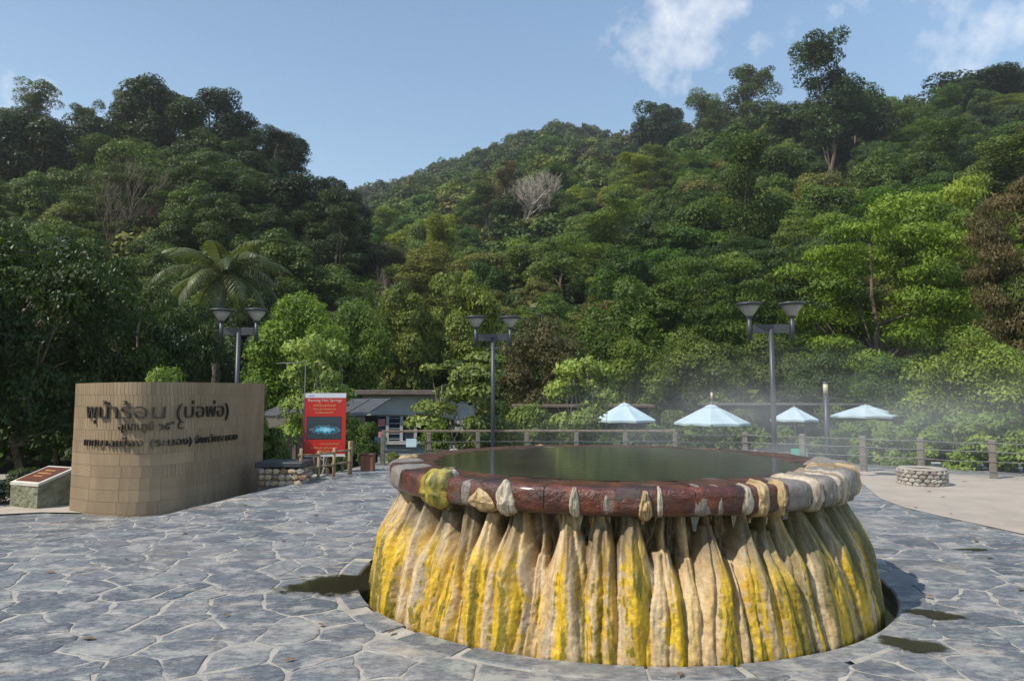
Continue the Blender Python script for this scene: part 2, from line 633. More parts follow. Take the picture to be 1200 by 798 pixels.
def build_plaza():
    # mortar bed
    x0, x1, y0, y1 = -13, 14, 1.2, 17.0
    nx, ny = 130, 90
    X, Y = np.meshgrid(np.linspace(x0, x1, nx), np.linspace(y0, y1, ny))
    Z = gz(X, Y) + (fbm(X * 3, Y * 3, 5) - .5) * .003
    dm = np.hypot(X - MOAT.x, Y - MOAT.y)
    v = np.stack([X, Y, Z], -1).reshape(-1, 3)
    i = np.arange(ny - 1)[:, None] * nx + np.arange(nx - 1)[None]
    f = np.stack([i, i + 1, i + nx + 1, i + nx], -1).reshape(-1, 4)
    dmf = dm.ravel()
    # cut the basin the spring stands in; pull the cut edge onto its circle
    keep = (dmf[f] > R_MOAT).all(1)
    near = (dmf < R_MOAT + .35) & (dmf > R_MOAT)
    f = f[keep]
    edge = np.zeros(len(v), bool)
    edge[np.unique(f)] = True
    pull = edge & (dmf < R_MOAT + .23)
    k = (R_MOAT + .03) / np.maximum(dmf, 1e-6)
    v[pull, 0] = MOAT.x + (v[pull, 0] - MOAT.x) * k[pull]
    v[pull, 1] = MOAT.y + (v[pull, 1] - MOAT.y) * k[pull]
    plaza = link('plaza_paving', np_mesh('plaza_paving', v, f, M_MORTAR, True))
    tag(plaza, kind='structure')
    # irregular flagstones
    rs = np.random.default_rng(11)
    sp = .36
    gx, gy = int((x1 - x0) / sp), int((y1 - y0) / (sp * .86))
    seeds = {}
    for a in range(gx):
        for b in range(gy):
            seeds[(a, b)] = (x0 + (a + .5 + (b % 2) * .5 + rs.uniform(-.47, .47)) * sp, y0 + (b + .5 + rs.uniform(-.47, .47)) * sp * .86)
    drop = {k for k in seeds if rs.random() < .22}
    for k in drop:
        del seeds[k]
    stones = []
    for (a, b), (sx, sy) in seeds.items():
        if sy < 2.2 or abs(sx) > sy * .95 + 2.0:
            continue
        P = [(sx - 1, sy - 1), (sx + 1, sy - 1), (sx + 1, sy + 1), (sx - 1, sy + 1)]
        for da in range(-3, 4):
            for db in range(-3, 4):
                q = seeds.get((a + da, b + db))
                if q is None or (da == 0 and db == 0):
                    continue
                dx, dy = q[0] - sx, q[1] - sy
                P = clip_half(P, (sx + q[0]) / 2, (sy + q[1]) / 2, dx, dy)
                if len(P) < 3:
                    break
        if len(P) < 3:
            continue
        cx = sum(p[0] for p in P) / len(P)
        cy = sum(p[1] for p in P) / len(P)
        if math.hypot(cx - MOAT.x, cy - MOAT.y) < R_MOAT + .06 or in_poly(cx, cy, SAND) or cy > 16.6:
            continue
        if cx < -6.6 and cy > 11.55:
            continue
        # inset for the joint, then roughen the outline
        j = rs.uniform(.004, .014)
        pts = []
        rad = [math.hypot(p[0] - cx, p[1] - cy) for p in P]
        if min(rad) < .07:
            P = [p for p, r_ in zip(P, rad) if r_ > .06]
            if len(P) < 3:
                continue
        inner = P
        n = len(P)
        for k in range(n):
            a_, b_ = P[k], P[(k + 1) % n]
            ex, ey = b_[0] - a_[0], b_[1] - a_[1]
            l = math.hypot(ex, ey)
            if l < 1e-6:
                continue
            nx_, ny_ = ey / l, -ex / l
            inner = clip_half(inner, a_[0] - nx_ * j, a_[1] - ny_ * j, nx_, ny_)
            if len(inner) < 3:
                break
        if len(inner) < 3:
            continue
        n = len(inner)
        for k in range(n):
            a_, b_ = inner[k], inner[(k + 1) % n]
            l = math.hypot(b_[0] - a_[0], b_[1] - a_[1])
            m = max(1, min(5, int(l / .075)))
            for q in range(m):
                t = q / m
                w = .004 if q == 0 else .012
                px_ = a_[0] + (b_[0] - a_[0]) * t + rs.normal(0, w)
                py_ = a_[1] + (b_[1] - a_[1]) * t + rs.normal(0, w)
                if q == 0:      # knock the sharp corner off
                    px_ += (cx - px_) * .035
                    py_ += (cy - py_) * .035
                d = math.hypot(px_ - MOAT.x, py_ - MOAT.y)
                lim = R_MOAT + .215
                if d < lim:
                    px_ = MOAT.x + (px_ - MOAT.x) * lim / d
                    py_ = MOAT.y + (py_ - MOAT.y) * lim / d
                pts.append((px_, py_))
        if len(pts) < 4:
            continue
        area = abs(sum(pts[k][0] * pts[(k + 1) % len(pts)][1] - pts[(k + 1) % len(pts)][0] * pts[k][1] for k in range(len(pts)))) / 2
        if area < .012:
            continue
        stones.append((pts, cx, cy, area))
    # those that show largest become parts of their own
    stones.sort(key=lambda s: -s[3] / s[2] ** 3 if abs(s[1]) < s[2] * .78 else 0)
    rest_v, rest_f, rest_t = [], [], []
    for k, (pts, cx, cy, area) in enumerate(stones):
        n = len(pts)
        h = rs.uniform(.004, .009)
        tx, ty = rs.normal(0, .005, 2)
        xs = np.array([p[0] for p in pts])
        ys = np.array([p[1] for p in pts])
        zt = gz(xs, ys) + h + (xs - cx) * tx + (ys - cy) * ty
        vs = []
        for q in range(n):      # outer foot, bevelled shoulder, top
            vs.append((xs[q], ys[q], zt[q] - .035))
        for q in range(n):
            vs.append((xs[q], ys[q], zt[q] - .004))
        for q in range(n):
            s_ = max(0.0, 1 - .012 / max(.05, math.hypot(xs[q] - cx, ys[q] - cy)))
            vs.append((cx + (xs[q] - cx) * s_, cy + (ys[q] - cy) * s_, zt[q]))
        fs = []
        for q in range(n):
            q2 = (q + 1) % n
            fs.append((q, q2, n + q2, n + q))
            fs.append((n + q, n + q2, 2 * n + q2, 2 * n + q))
        fs.append(tuple(range(2 * n, 3 * n)))
        tint = float(np.clip(rs.beta(2.2, 2.6), 0, 1))
        if k < 300:
            me = bpy.data.meshes.new('paving_stone')
            me.from_pydata([(a - cx, b - cy, c) for a, b, c in vs], [], fs)
            at_ = me.attributes.new('tint', 'FLOAT', 'POINT')
            at_.data.foreach_set('value', np.full(len(vs), tint, np.float32))
            me.materials.append(M_STONE)
            link('paving_stone', me, plaza, (cx, cy, 0))
        else:
            b0 = len(rest_v)
            rest_v += vs
            rest_f += [tuple(b0 + i for i in q) for q in fs]
            rest_t += [tint] * len(vs)
    me = bpy.data.meshes.new('small_paving_stones')
    me.from_pydata(rest_v, [], rest_f)
    at_ = me.attributes.new('tint', 'FLOAT', 'POINT')
    at_.data.foreach_set('value', np.array(rest_t, np.float32))
    me.materials.append(M_STONE)
    tag(link('small_paving_stones', me, plaza), kind='stuff')
    # kerb stones round the basin
    nk = 27
    for k in range(nk):
        a0 = 2 * PI * (k + rs.uniform(-.05, .05)) / nk + .006
        a1 = 2 * PI * (k + 1 + rs.uniform(-.3, .3)) / nk - .006
        vs, fs = [], []
        seg = 6
        w = rs.uniform(.16, .235)
        zt = .008 + rs.uniform(-.002, .003)
        for q in range(seg + 1):
            a = a0 + (a1 - a0) * q / seg
            for r_, z_ in ((R_MOAT - .005, -.13), (R_MOAT - .002, zt - .012), (R_MOAT + .012, zt), (R_MOAT + w - .01, zt), (R_MOAT + w, zt - .008), (R_MOAT + w, -.03)):
                vs.append((MOAT.x + r_ * math.cos(a), MOAT.y + r_ * math.sin(a), z_))
        for q in range(seg):
            for e in range(5):
                b0 = q * 6 + e
                fs.append((b0, b0 + 6, b0 + 7, b0 + 1))
        fs.append(tuple(range(6))[::-1] if False else (0, 1, 2, 3, 4, 5))
        fs.append(tuple(seg * 6 + e for e in range(6))[::-1])
        me = bpy.data.meshes.new('kerb_stone')
        me.from_pydata(vs, [], fs)
        at_ = me.attributes.new('tint', 'FLOAT', 'POINT')
        at_.data.foreach_set('value', np.full(len(vs), rs.uniform(.3, .9), np.float32))
        me.materials.append(M_STONE)
        link('kerb_stone', me, plaza)
    # basin round the spring: wall, floor and a film of dark water
    mb = MB()
    mb.lathe([(R_MOAT - .004, -.02), (R_MOAT - .02, -.2), (1.6, -.21)], 96, MOAT)
    mb.link('basin', pmat('wet_basin', (.055, .05, .035), (.025, .028, .018), 4, .35, .6, 25, .01), plaza)
    mw, N, L, bs = new_mat('runoff_water')
    nn = noise_node(N, L, 3, 4)
    L.new(ramp(N, L, nn.outputs['Fac'], [(.35, (.014, .013, .007)), (.7, (.034, .028, .010))]), bs.inputs['Base Color'])
    setin(bs, Roughness=.06, IOR=1.33)
    bump(N, L, bs, noise_node(N, L, 14, 3).outputs['Fac'], .12, .01)
    mb = MB()
    mb.lathe([(R_MOAT - .006, -.10), (1.6, -.10)], 96, MOAT)
    mb.v = [(x, y, z) for x, y, z in mb.v]
    wo = mb.link('runoff_water', mw, plaza)
    # sand
    ms = pmat('sand', (.37, .315, .255), (.29, .25, .205), 2.0, .95, .6, 90, .006)
    me = bpy.data.meshes.new('sand_path')
    me.from_pydata([(p.x, p.y, .012 + .003 * (i % 2)) for i, p in enumerate(SAND)], [], [tuple(range(len(SAND)))])
    me.materials.append(ms)
    tag(link('sand_path', me), kind='structure')
    # concrete footpath behind the sign wall
    mb = MB()
    P = [gpt(-160, 603, -.3), gpt(0, 605, -.3), gpt(60, 602, -.3), gpt(130, 603, -.3), gpt(130, 585, -.3), gpt(-160, 582, -.3)]
    me = bpy.data.meshes.new('footpath')
    me.from_pydata([(p.x * 1.02, p.y, float(gz(p.x, p.y)) + .028) for p in P], [], [tuple(range(6))])
    me.materials.append(pmat('footpath_concrete', (.42, .36, .29), (.32, .28, .23), 2, .9, .4, 60, .006))
    tag(link('footpath', me), kind='structure')
    # puddles of run-off: dark water that thins out to damp stone at its edge
    mpud, N, L, bs = new_mat('puddle_water')
    bs.inputs['Base Color'].default_value = (.022, .019, .011, 1)
    setin(bs, Roughness=.07, IOR=1.33)
    wa_ = N.new('ShaderNodeAttribute')
    wa_.attribute_name = 'wet'
    gp = N.new('ShaderNodeNewGeometry')
    pn = noise_node(N, L, 9, 6, .65, vec=gp.outputs['Position'])
    ad_ = N.new('ShaderNodeMath')
    ad_.operation = 'MULTIPLY_ADD'
    L.new(pn.outputs['Fac'], ad_.inputs[0])
    ad_.inputs[1].default_value = 1.0
    L.new(wa_.outputs['Fac'], ad_.inputs[2])
    al = N.new('ShaderNodeMapRange')
    al.interpolation_type = 'SMOOTHSTEP'
    L.new(ad_.outputs[0], al.inputs['Value'])
    al.inputs['From Min'].default_value = .56
    al.inputs['From Max'].default_value = .86
    al.inputs['To Max'].default_value = .93
    L.new(al.outputs[0], bs.inputs['Alpha'])
    for (px, py), ax, ay, ang, lab in (((398, 686), .62, .36, .3, 'dark puddle of run-off on the paving left of the stone spring'), ((1093, 721), .24, .12, -.3, 'small dark puddle beyond the pool shadow on the right'),
                                       ((1067, 757), .26, .14, -.5, 'dark wet patch near the front right kerb of the spring'), ((1140, 645), .20, .06, 0, 'faint wet patch far out on the right paving')):
        c = gpt(px, py)
        out_ = []
        for k in range(72):
            a = 2 * PI * k / 72
            f_ = .55 + .9 * float(fbm(np.array(math.cos(a) * 1.6 + px), np.array(math.sin(a) * 1.6 + py), 12, 5))
            x, y = math.cos(a) * ax * f_, math.sin(a) * ay * f_
            out_.append((c.x + x * math.cos(ang) - y * math.sin(ang), c.y + x * math.sin(ang) + y * math.cos(ang), .0145))
        vs, wet, fs = [(c.x, c.y, .0145)], [1.0], []
        NR_ = 7
        for r_ in range(1, NR_ + 1):
            for (x, y, z) in out_:
                vs.append((c.x + (x - c.x) * r_ / NR_, c.y + (y - c.y) * r_ / NR_, z))
                wet.append(1 - r_ / NR_)
        for k in range(72):
            k2 = (k + 1) % 72
            fs.append((0, 1 + k, 1 + k2))
            for r_ in range(NR_ - 1):
                b0 = 1 + r_ * 72
                fs.append((b0 + k, b0 + 72 + k, b0 + 72 + k2, b0 + k2))
        me = bpy.data.meshes.new('puddle')
        me.from_pydata(vs, [], fs)
        wa = me.attributes.new('wet', 'FLOAT', 'POINT')
        wa.data.foreach_set('value', np.array(wet, np.float32))
        me.materials.append(mpud)
        o = link('puddle', me)
        tag(o, lab, 'puddle')


build_plaza()

# ================================================================ THE HOT SPRING
def build_spring():
    T = thing('hot_spring_pool', 'round raised hot spring pool with yellow mineral-crusted sides and wet brown stone rim', 'pool', POOL)
    rs = np.random.default_rng(21)
    # ---- coping stones
    mr, N, L, bs = new_mat('wet_red_brown_stone')
    n1 = noise_node(N, L, 6, 7, .65)
    oi = N.new('ShaderNodeObjectInfo')
    n1b = noise_node(N, L, 2.2, 4, .6)
    c = ramp(N, L, n1.outputs['Fac'], [(.3, (.020, .005, .004)), (.5, (.085, .018, .006)), (.66, (.19, .048, .011)), (.8, (.10, .05, .03))])
    mx = N.new('ShaderNodeMixRGB')
    L.new(ramp(N, L, n1b.outputs['Fac'], [(.48, (0, 0, 0)), (.66, (.9, .9, .9))]), mx.inputs['Fac'])
    L.new(c, mx.inputs['Color1'])
    mx.inputs['Color2'].default_value = (.034, .018, .012, 1)
    # grey mineral bands that run over the stone
    n2 = noise_node(N, L, 3.6, 5, .6, stretch=(1, 1, .25))
    mg = N.new('ShaderNodeMixRGB')
    L.new(ramp(N, L, n2.outputs['Fac'], [(.6, (0, 0, 0)), (.7, (.55, .55, .55))]), mg.inputs['Fac'])
    L.new(mx.outputs[0], mg.inputs['Color1'])
    mg.inputs['Color2'].default_value = (.24, .205, .17, 1)
    L.new(mg.outputs[0], bs.inputs['Base Color'])
    L.new(ramp(N, L, n1b.outputs['Fac'], [(.3, (.16, .16, .16)), (.7, (.42, .42, .42))]), bs.inputs['Roughness'])
    bs.inputs['Coat Weight'].default_value = .3
    bs.inputs['Coat Roughness'].default_value = .12
    nb = noise_node(N, L, 17, 5, .6)
    nb2 = noise_node(N, L, 46, 5, .65)
    mxb = N.new('ShaderNodeMath')
    mxb.operation = 'MULTIPLY_ADD'
    L.new(nb2.outputs['Fac'], mxb.inputs[0])
    mxb.inputs[1].default_value = .45
    L.new(nb.outputs['Fac'], mxb.inputs[2])
    bump(N, L, bs, mxb.outputs[0], .85, .022)
    prof = [(1.40, .70), (1.43, .96), (1.455, 1.006), (1.50, 1.019), (1.62, 1.022), (1.76, 1.022), (1.90, 1.021), (1.968, 1.019), (1.996, 1.011), (2.010, .992), (2.014, .955),
            (2.014, .905), (2.012, .878), (2.000, .856), (1.965, .841), (1.88, .832), (1.70, .82)]
    NR = 26
    seg = 14
    for k in range(NR):
        a0 = 2 * PI * k / NR + .0012
        a1 = 2 * PI * (k + 1) / NR - .0012
        jr = rs.normal(0, .003)
        jz = rs.normal(0, .0015)
        vs, fs = [], []
        m = len(prof)
        for q in range(seg + 1):
            a = a0 + (a1 - a0) * q / seg
            e = min(q, seg - q)
            s_ = -.0025 if e == 0 else 0
            for r_, z_ in prof:
                w = .015 * (float(fbm(a * 7, r_ * 5 + z_ * 6, 9)) - .5) * 2
                rr_, zz_ = r_ + (jr + s_ + w) * (1 if r_ > 1.7 else 0), z_ + (jz + (s_ if z_ > .98 else 0) + w * .4) * (1 if r_ > 1.47 else 0)
                vs.append((rr_ * math.cos(a), rr_ * math.sin(a), zz_))
        for q in range(seg):
            for e in range(m - 1):
                b0 = q * m + e
                fs.append((b0, b0 + m, b0 + m + 1, b0 + 1))
        fs.append(tuple(range(m)))
        fs.append(tuple(seg * m + e for e in range(m))[::-1])
        mb = MB()
        mb.add(vs, fs[:-2], True)
        mb.add(vs, fs[-2:], False)
        mb.link('coping_stone', mr, T)
    # joint filler just behind the joints
    mb = MB()
    mb.lathe([(r_ - .006, z_ - .006) for r_, z_ in prof[2:15]], 160)
    mb.link('mortar_joint', pmat('dark_wet_joint', (.10, .07, .055), (.05, .035, .03), 8, .3, .2, 40), T)
    # ---- water
    mw, N, L, bs = new_mat('hot_spring_water')
    nn = noise_node(N, L, 1.3, 4)
    L.new(ramp(N, L, nn.outputs['Fac'], [(.3, (.020, .022, .018)), (.7, (.038, .038, .030))]), bs.inputs['Base Color'])
    setin(bs, Roughness=.09, IOR=1.33)
    bump(N, L, bs, noise_node(N, L, 7, 5, .6).outputs['Fac'], .10, .02)
    nr, na = 18, 96
    mb = MB()
    mb.lathe([(1.64, 1.0225), (1.3, 1.0245), (.9, 1.0245), (.4, 1.0245), (.001, 1.0245)], 96)
    mb.link('pool_water', mw, T)
    # ---- travertine skirt: one relief, split flow by flow
    nt, nz = 2200, 104
    th = np.linspace(0, 2 * PI, nt, endpoint=False)
    zz = np.linspace(-.13, .85, nz)
    TH, ZZ = np.meshgrid(th, zz)          # (nz, nt)
    toward = math.atan2(-POOL.y, -POOL.x)   # direction of the viewer
    # flows: angle from the front (degrees, + is to the right), half width (deg), height of the tip, bulge, yellow
    flows = [(-92, 4.5, .72, .14, .6), (-82, 5, .72, .15, .8), (-72.5, 4.6, .68, .14, .7), (-63.5, 4.5, .70, .15, .9), (-55, 4.3, .66, .17, 1.0), (-46.8, 3.2, .72, .12, .45), (-39.3, 4.7, .66, .16, .9),
             (-31.6, 2.9, .74, .12, .35), (-25.8, 3.4, .70, .15, .6), (-19.3, 4.4, .72, .18, .75), (-13.4, 1.8, .45, .08, .2), (-8.0, 3.6, .74, .16, .65), (-2.3, 2.8, .76, .14, .8), (3.6, 3.8, .76, .17, .9),
             (9.4, 3.3, .50, .14, .6), (13.6, 2.4, .46, .10, .15), (18.0, 3.3, .66, .15, .95), (22.4, 2.2, .44, .10, .1), (26.6, 3.3, .72, .15, .5), (31.4, 3.6, .60, .16, .9), (36.2, 2.4, .70, .12, .45),
             (43.0, 5.0, .80, .17, .6), (50.3, 3.6, .78, .15, .5), (57.3, 4.2, .76, .16, .8), (65.5, 4.5, .76, .16, .5), (74, 4.6, .74, .15, .7), (83, 4.5, .72, .15, .5), (92, 4.6, .72, .14, .6)]
    a = 100.5
    while a < 262:
        w_ = rs.uniform(3.4, 5.2)
        flows.append((a, w_, rs.uniform(.5, .77), rs.uniform(.11, .17), rs.uniform(.2, .9)))
        a += w_ * 1.9
    for k in range(26):        # short late flows in the hollows
        b_ = flows[k]
        flows.append((b_[0] + b_[1] * .95, rs.uniform(1.1, 1.8), rs.uniform(.16, .34), rs.uniform(.02, .06), rs.uniform(0, .6)))
    zt = np.clip(ZZ / .83, 0, 1)
    wob = (fbm(TH * 9, ZZ * 2, 31) - .5) * .05
    base = 1.785 + .13 * (1 - zt) ** 1.6 + (fbm(TH * 14, ZZ * 2.2, 41) - .5) * .06
    best = np.full(TH.shape, -1.0)
    second = np.full(TH.shape, 0.0)
    owner = np.zeros(TH.shape, int)
    UU = np.zeros(TH.shape)
    for i, (deg, hw, tip, amp, yel) in enumerate(flows):
        tip = min(tip + .11, .87)
        c = toward + R(deg)
        d = (TH + wob - c + PI) % (2 * PI) - PI
        t = np.clip((tip - ZZ) / tip, 0, 1.2)           # 0 at the tip, 1 at the foot
        neck = R(.7 + hw * .34)
        sh = sstep(.02, .60, t)
        sw = sstep(-.05, .50, t)
        half = neck + R(hw) * .95 * (sh * .82 + .18 * np.clip(t, 0, 1))
        u = d / half
        q = np.clip(1 - u ** 2, 0, 1)
        nrib = 1.6 + (i * 7 % 5) * .35
        ribs = np.abs(np.cos(u * nrib * PI / 2 + i * 1.7 + (fbm(u * 1.2 + i * 9, ZZ * 2, 33) - .5) * 1.2)) ** .7
        swell = .115 + amp * .98 * sw + .03 * np.clip(t, 0, 1)
        hgt = swell * q ** .5 * (.88 + .15 * ribs) + .012 * (ribs - .5) * q
        nk = .11 * np.clip(1 - (d / R(.8)) ** 2, 0, 1) ** .5 * (ZZ >= tip) * (tip > .55)
        hgt = np.where((ZZ < tip) & (q > 0), hgt, nk)
        own = np.where(hgt > 0, hgt, -.02 - np.abs(d) * .05)
        upd = own > best
        owner[upd] = i
        UU[upd] = u[upd]
        best = np.maximum(best, own)
        second = np.maximum(second, hgt)
    rad = base + second
    tipz = np.array([f_[2] for f_ in flows])[owner]
    inl = sstep(.0, .06, second)
    # thin drapery strings in the hollows, small crust on the flows
    ridge = np.abs(((TH * 26 + (fbm(TH * 6, ZZ * 5, 51) - .5) * 2.0) % 1) - .5) * 2
    ridge2 = np.abs(((TH * 64 + (fbm(TH * 9, ZZ * 6, 52) - .5) * 2.4) % 1) - .5) * 2
    rad += (ridge ** .7 - .5) * .05 * (1 - inl) + (ridge2 ** .8 - .5) * (.006 + .010 * (1 - inl))
    strings = np.abs(((UU * 2.6 + owner * .37 + (fbm(UU * 2 + owner, ZZ * 5, 54) - .5) * .9) % 1) - .5) * 2
    rad += (strings ** .7 - .6) * .010 * inl
    rad += (fbm(TH * 110, ZZ * 50, 61, 3) - .5) * .007 + (fbm(TH * 30, ZZ * 5, 62, 3) - .5) * .016
    rad += (np.abs(np.sin(ZZ * 170 + fbm(TH * 40, ZZ * 10, 63) * 8)) - .5) * .0030
    rad += (fbm(TH * 80, ZZ * 34, 65, 2) - .5) * .014 * inl * sstep(.62, .3, ZZ)
    rad = 2.19 - np.log1p(np.exp((2.19 - rad) * 30)) / 30 + .01
    X, Y = rad * np.cos(TH), rad * np.sin(TH)
    # colour of the crust: cream, ochre, yellow algae, green-black algae, grey wet stone high up
    yel = np.array([f_[4] for f_ in flows])[owner]
    st = fbm(UU * 2.8 + owner * 5.3, ZZ * .8, 71, 4)
    st2 = fbm(UU * 5.5 + owner * 3.1, ZZ * 1.8, 72, 4)
    fine = fbm(TH * 90, ZZ * 30, 73, 3)
    cream = np.array([.50, .345, .165])
    pale = np.array([.62, .505, .34])
    ochre = np.array([.48, .30, .085])
    yellow = np.array([.56, .335, .004])
    lemon = np.array([.60, .41, .010])
    dark = np.array([.10, .095, .012])
    wet = np.array([.105, .078, .045])

    def mixc_(A, B, k):
        return A * (1 - k[..., None]) + B * k[..., None]
    C = np.broadcast_to(cream, TH.shape + (3,)).copy()
    C = mixc_(C, np.broadcast_to(pale, C.shape), sstep(.46, .64, fbm(UU * 4 + owner * 2.3, ZZ * 1.2, 78, 4)) * .65)
    C = mixc_(C, np.broadcast_to(np.array([.33, .27, .20]), C.shape), sstep(.5, .66, fbm(UU * 7 + owner * 4.3, ZZ * 1.5, 79, 4)) * .65)
    C = mixc_(C, np.broadcast_to(ochre, C.shape), sstep(.45, .7, fbm(TH * 30, ZZ * 4, 74)) * .5)
    lowf = sstep(.80, .45, ZZ / np.maximum(tipz, .1))
    rw = np.random.default_rng(4)
    uc, uw = rw.uniform(-.55, .45, len(flows)), rw.uniform(.28, .62, len(flows))
    uc2, uw2 = rw.uniform(.3, .8, len(flows)), rw.uniform(.1, .3, len(flows))
    wv = (fbm(ZZ * 4 + owner * 3.3, UU * .5, 91) - .5) * .7
    m1 = 1 - np.abs(UU + wv - uc[owner]) / (uw[owner] * (.55 + .75 * yel))
    m2 = 1 - np.abs(UU + wv - uc2[owner]) / (uw2[owner] * (.4 + yel))
    ky = np.maximum(sstep(.0, .35, m1 + (st - .5) * 2.2 + (fine - .5) * 1.3), .8 * sstep(.0, .4, m2 + (st - .5) * 1.5 + (fine - .5) * .5))
    ky = ky * sstep(1.02, .70, ZZ / np.maximum(tipz, .1) + (fbm(TH * 40, ZZ * 2, 92) - .5) * .5) * inl * sstep(.05, .3, yel)
    yy = mixc_(np.broadcast_to(yellow, C.shape), np.broadcast_to(lemon, C.shape), fine)
    yy = mixc_(yy, np.broadcast_to(np.array([.40, .20, .02]), C.shape), sstep(.52, .68, fbm(UU * 3 + owner * 7.7, ZZ * 3, 95, 4)) * .4)
    C = mixc_(C, yy, ky * .97)
    kd = sstep(.52, .60, st2 + .35 * (fine - .5)) * sstep(.35, .6, ky) * sstep(.1, .3, lowf)
    C = mixc_(C, np.broadcast_to(dark, C.shape), kd * .8)
    kw = np.maximum(sstep(.34, .74, ZZ + .3 * (fbm(TH * 22, ZZ * 2, 77) - .5) - .03) * sstep(.34, .55, fbm(TH * 26, ZZ * 3, 75)) * .9, (1 - inl) * sstep(.25, .5, fbm(TH * 15, ZZ * 2, 76)) * .9)
    C = mixc_(C, np.broadcast_to(wet, C.shape), kw)
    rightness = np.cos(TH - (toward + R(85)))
    kg = sstep(.35, .85, rightness) * sstep(.34, .54, st2)  # shade on the right side of the skirt, painted as dark olive
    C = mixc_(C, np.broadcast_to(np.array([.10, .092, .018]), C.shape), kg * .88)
    C *= (.82 + .36 * fine)[..., None]
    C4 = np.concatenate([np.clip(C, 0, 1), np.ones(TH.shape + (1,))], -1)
    mt, N, L, bs = new_mat('travertine_crust')
    at_ = N.new('ShaderNodeAttribute')
    at_.attribute_name = 'col'
    n3 = noise_node(N, L, 38, 6, .65)
    mm = N.new('ShaderNodeMixRGB')
    mm.blend_type = 'MULTIPLY'
    mm.inputs['Fac'].default_value = .7
    L.new(at_.outputs['Color'], mm.inputs['Color1'])
    L.new(ramp(N, L, n3.outputs['Fac'], [(.3, (.62, .58, .5)), (.7, (1.2, 1.2, 1.2))]), mm.inputs['Color2'])
    L.new(mm.outputs[0], bs.inputs['Base Color'])
    L.new(ramp(N, L, noise_node(N, L, 5, 4, .6, stretch=(1, 1, .2)).outputs['Fac'], [(.35, (.2, .2, .2)), (.65, (.55, .55, .55))]), bs.inputs['Roughness'])
    bump(N, L, bs, noise_node(N, L, 70, 6, .7).outputs['Fac'], .6, .012)
    V = np.stack([X, Y, ZZ], -1).reshape(-1, 3)
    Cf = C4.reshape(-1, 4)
    i = np.arange(nz - 1)[:, None] * nt + np.arange(nt)[None]
    i2 = np.arange(nz - 1)[:, None] * nt + (np.arange(nt)[None] + 1) % nt
    F = np.stack([i, i2, i2 + nt, i + nt], -1).reshape(-1, 4)
    # every flow is one connected piece: stray patches go to the flow beside them
    og = owner[:-1].copy()
    lab = np.full(og.shape, -1, int)
    comps = []
    for r0 in range(nz - 1):
        for c0 in range(nt):
            if lab[r0, c0] >= 0:
                continue
            k, me_, stack = len(comps), og[r0, c0], [(r0, c0)]
            lab[r0, c0] = k
            cells = []
            while stack:
                r_, c_ = stack.pop()
                cells.append((r_, c_))
                for r2, c2 in ((r_ + 1, c_), (r_ - 1, c_), (r_, (c_ + 1) % nt), (r_, (c_ - 1) % nt)):
                    if 0 <= r2 < nz - 1 and lab[r2, c2] < 0 and og[r2, c2] == me_:
                        lab[r2, c2] = k
                        stack.append((r2, c2))
            comps.append((me_, cells))
    big = {}
    for k, (o_, cells) in enumerate(comps):
        if o_ not in big or len(cells) > len(comps[big[o_]][1]):
            big[o_] = k
    final = np.array([k if big[comps[k][0]] == k else -1 for k in range(len(comps))])
    for _ in range(6):
        for k, (o_, cells) in enumerate(comps):
            if final[k] >= 0:
                continue
            cnt = {}
            for r_, c_ in cells:
                for r2, c2 in ((r_ + 1, c_), (r_ - 1, c_), (r_, (c_ + 1) % nt), (r_, (c_ - 1) % nt)):
                    if 0 <= r2 < nz - 1 and final[lab[r2, c2]] >= 0:
                        t_ = final[lab[r2, c2]]
                        cnt[t_] = cnt.get(t_, 0) + 1
            if cnt:
                final[k] = max(cnt, key=cnt.get)
    own_of = np.array([comps[f_][0] if f_ >= 0 else comps[i_][0] for i_, f_ in enumerate(final)])
    ow = own_of[lab].reshape(-1)
    for k in range(len(flows)):
        fk = F[ow == k]
        if not len(fk):
            continue
        u, inv = np.unique(fk, return_inverse=True)
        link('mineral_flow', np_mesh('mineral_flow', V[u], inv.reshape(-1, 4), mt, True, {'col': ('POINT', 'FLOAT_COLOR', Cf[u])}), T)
    # ---- crust spilling over the rim
    mo = prof[4:16]
    ln = [0]
    for (r0, z0), (r1, z1) in zip(mo[:-1], mo[1:]):
        ln.append(ln[-1] + math.hypot(r1 - r0, z1 - z0))
    ln = np.array(ln) / ln[-1]
    mor, moz = np.array([p[0] for p in mo]), np.array([p[1] for p in mo])
    # angle, half width (deg), start along the profile, thickness, tone (0 white, 1 yellow, 2 grey, 3 ochre)
    drips = [(-40, 4.4, .22, .055, 1), (-62, 7, .05, .022, 2), (-30, 1.2, .4, .012, 2), (-26, 3.2, .60, .03, 3), (-20.5, 2.2, .48, .042, 0), (-6.8, 1.0, .50, .03, 0), (6, 1.2, .55, .036, 3), (8.6, .6, .45, .02, 0), (-1, .9, .6, .012, 2),
             (16.5, 1.9, .2, .013, 2), (20, .6, .3, .014, 2), (25.6, 1.2, .35, .022, 0), (29, 1.3, .3, .035, 3), (33.5, 1.0, .38, .04, 3), (39, 4.0, .02, .018, 2), (44, 1.8, .0, .035, 0), (49.5, 2.6, .0, .03, 2), (56, 3.6, .0, .042, 0),
             (64, 4.2, .0, .038, 2), (73, 4.4, .0, .045, 3), (83, 5, .0, .04, 2), (-78, 5, .1, .025, 2), (-90, 5, .3, .03, 3), (130, 5, .5, .03, 2), (165, 5, .5, .03, 0), (205, 5, .5, .03, 3), (240, 5, .5, .03, 0), (98, 5, .3, .035, 2)]
    tones = [(.46, .40, .31), (.34, .28, .04), (.20, .18, .16), (.44, .32, .16)]
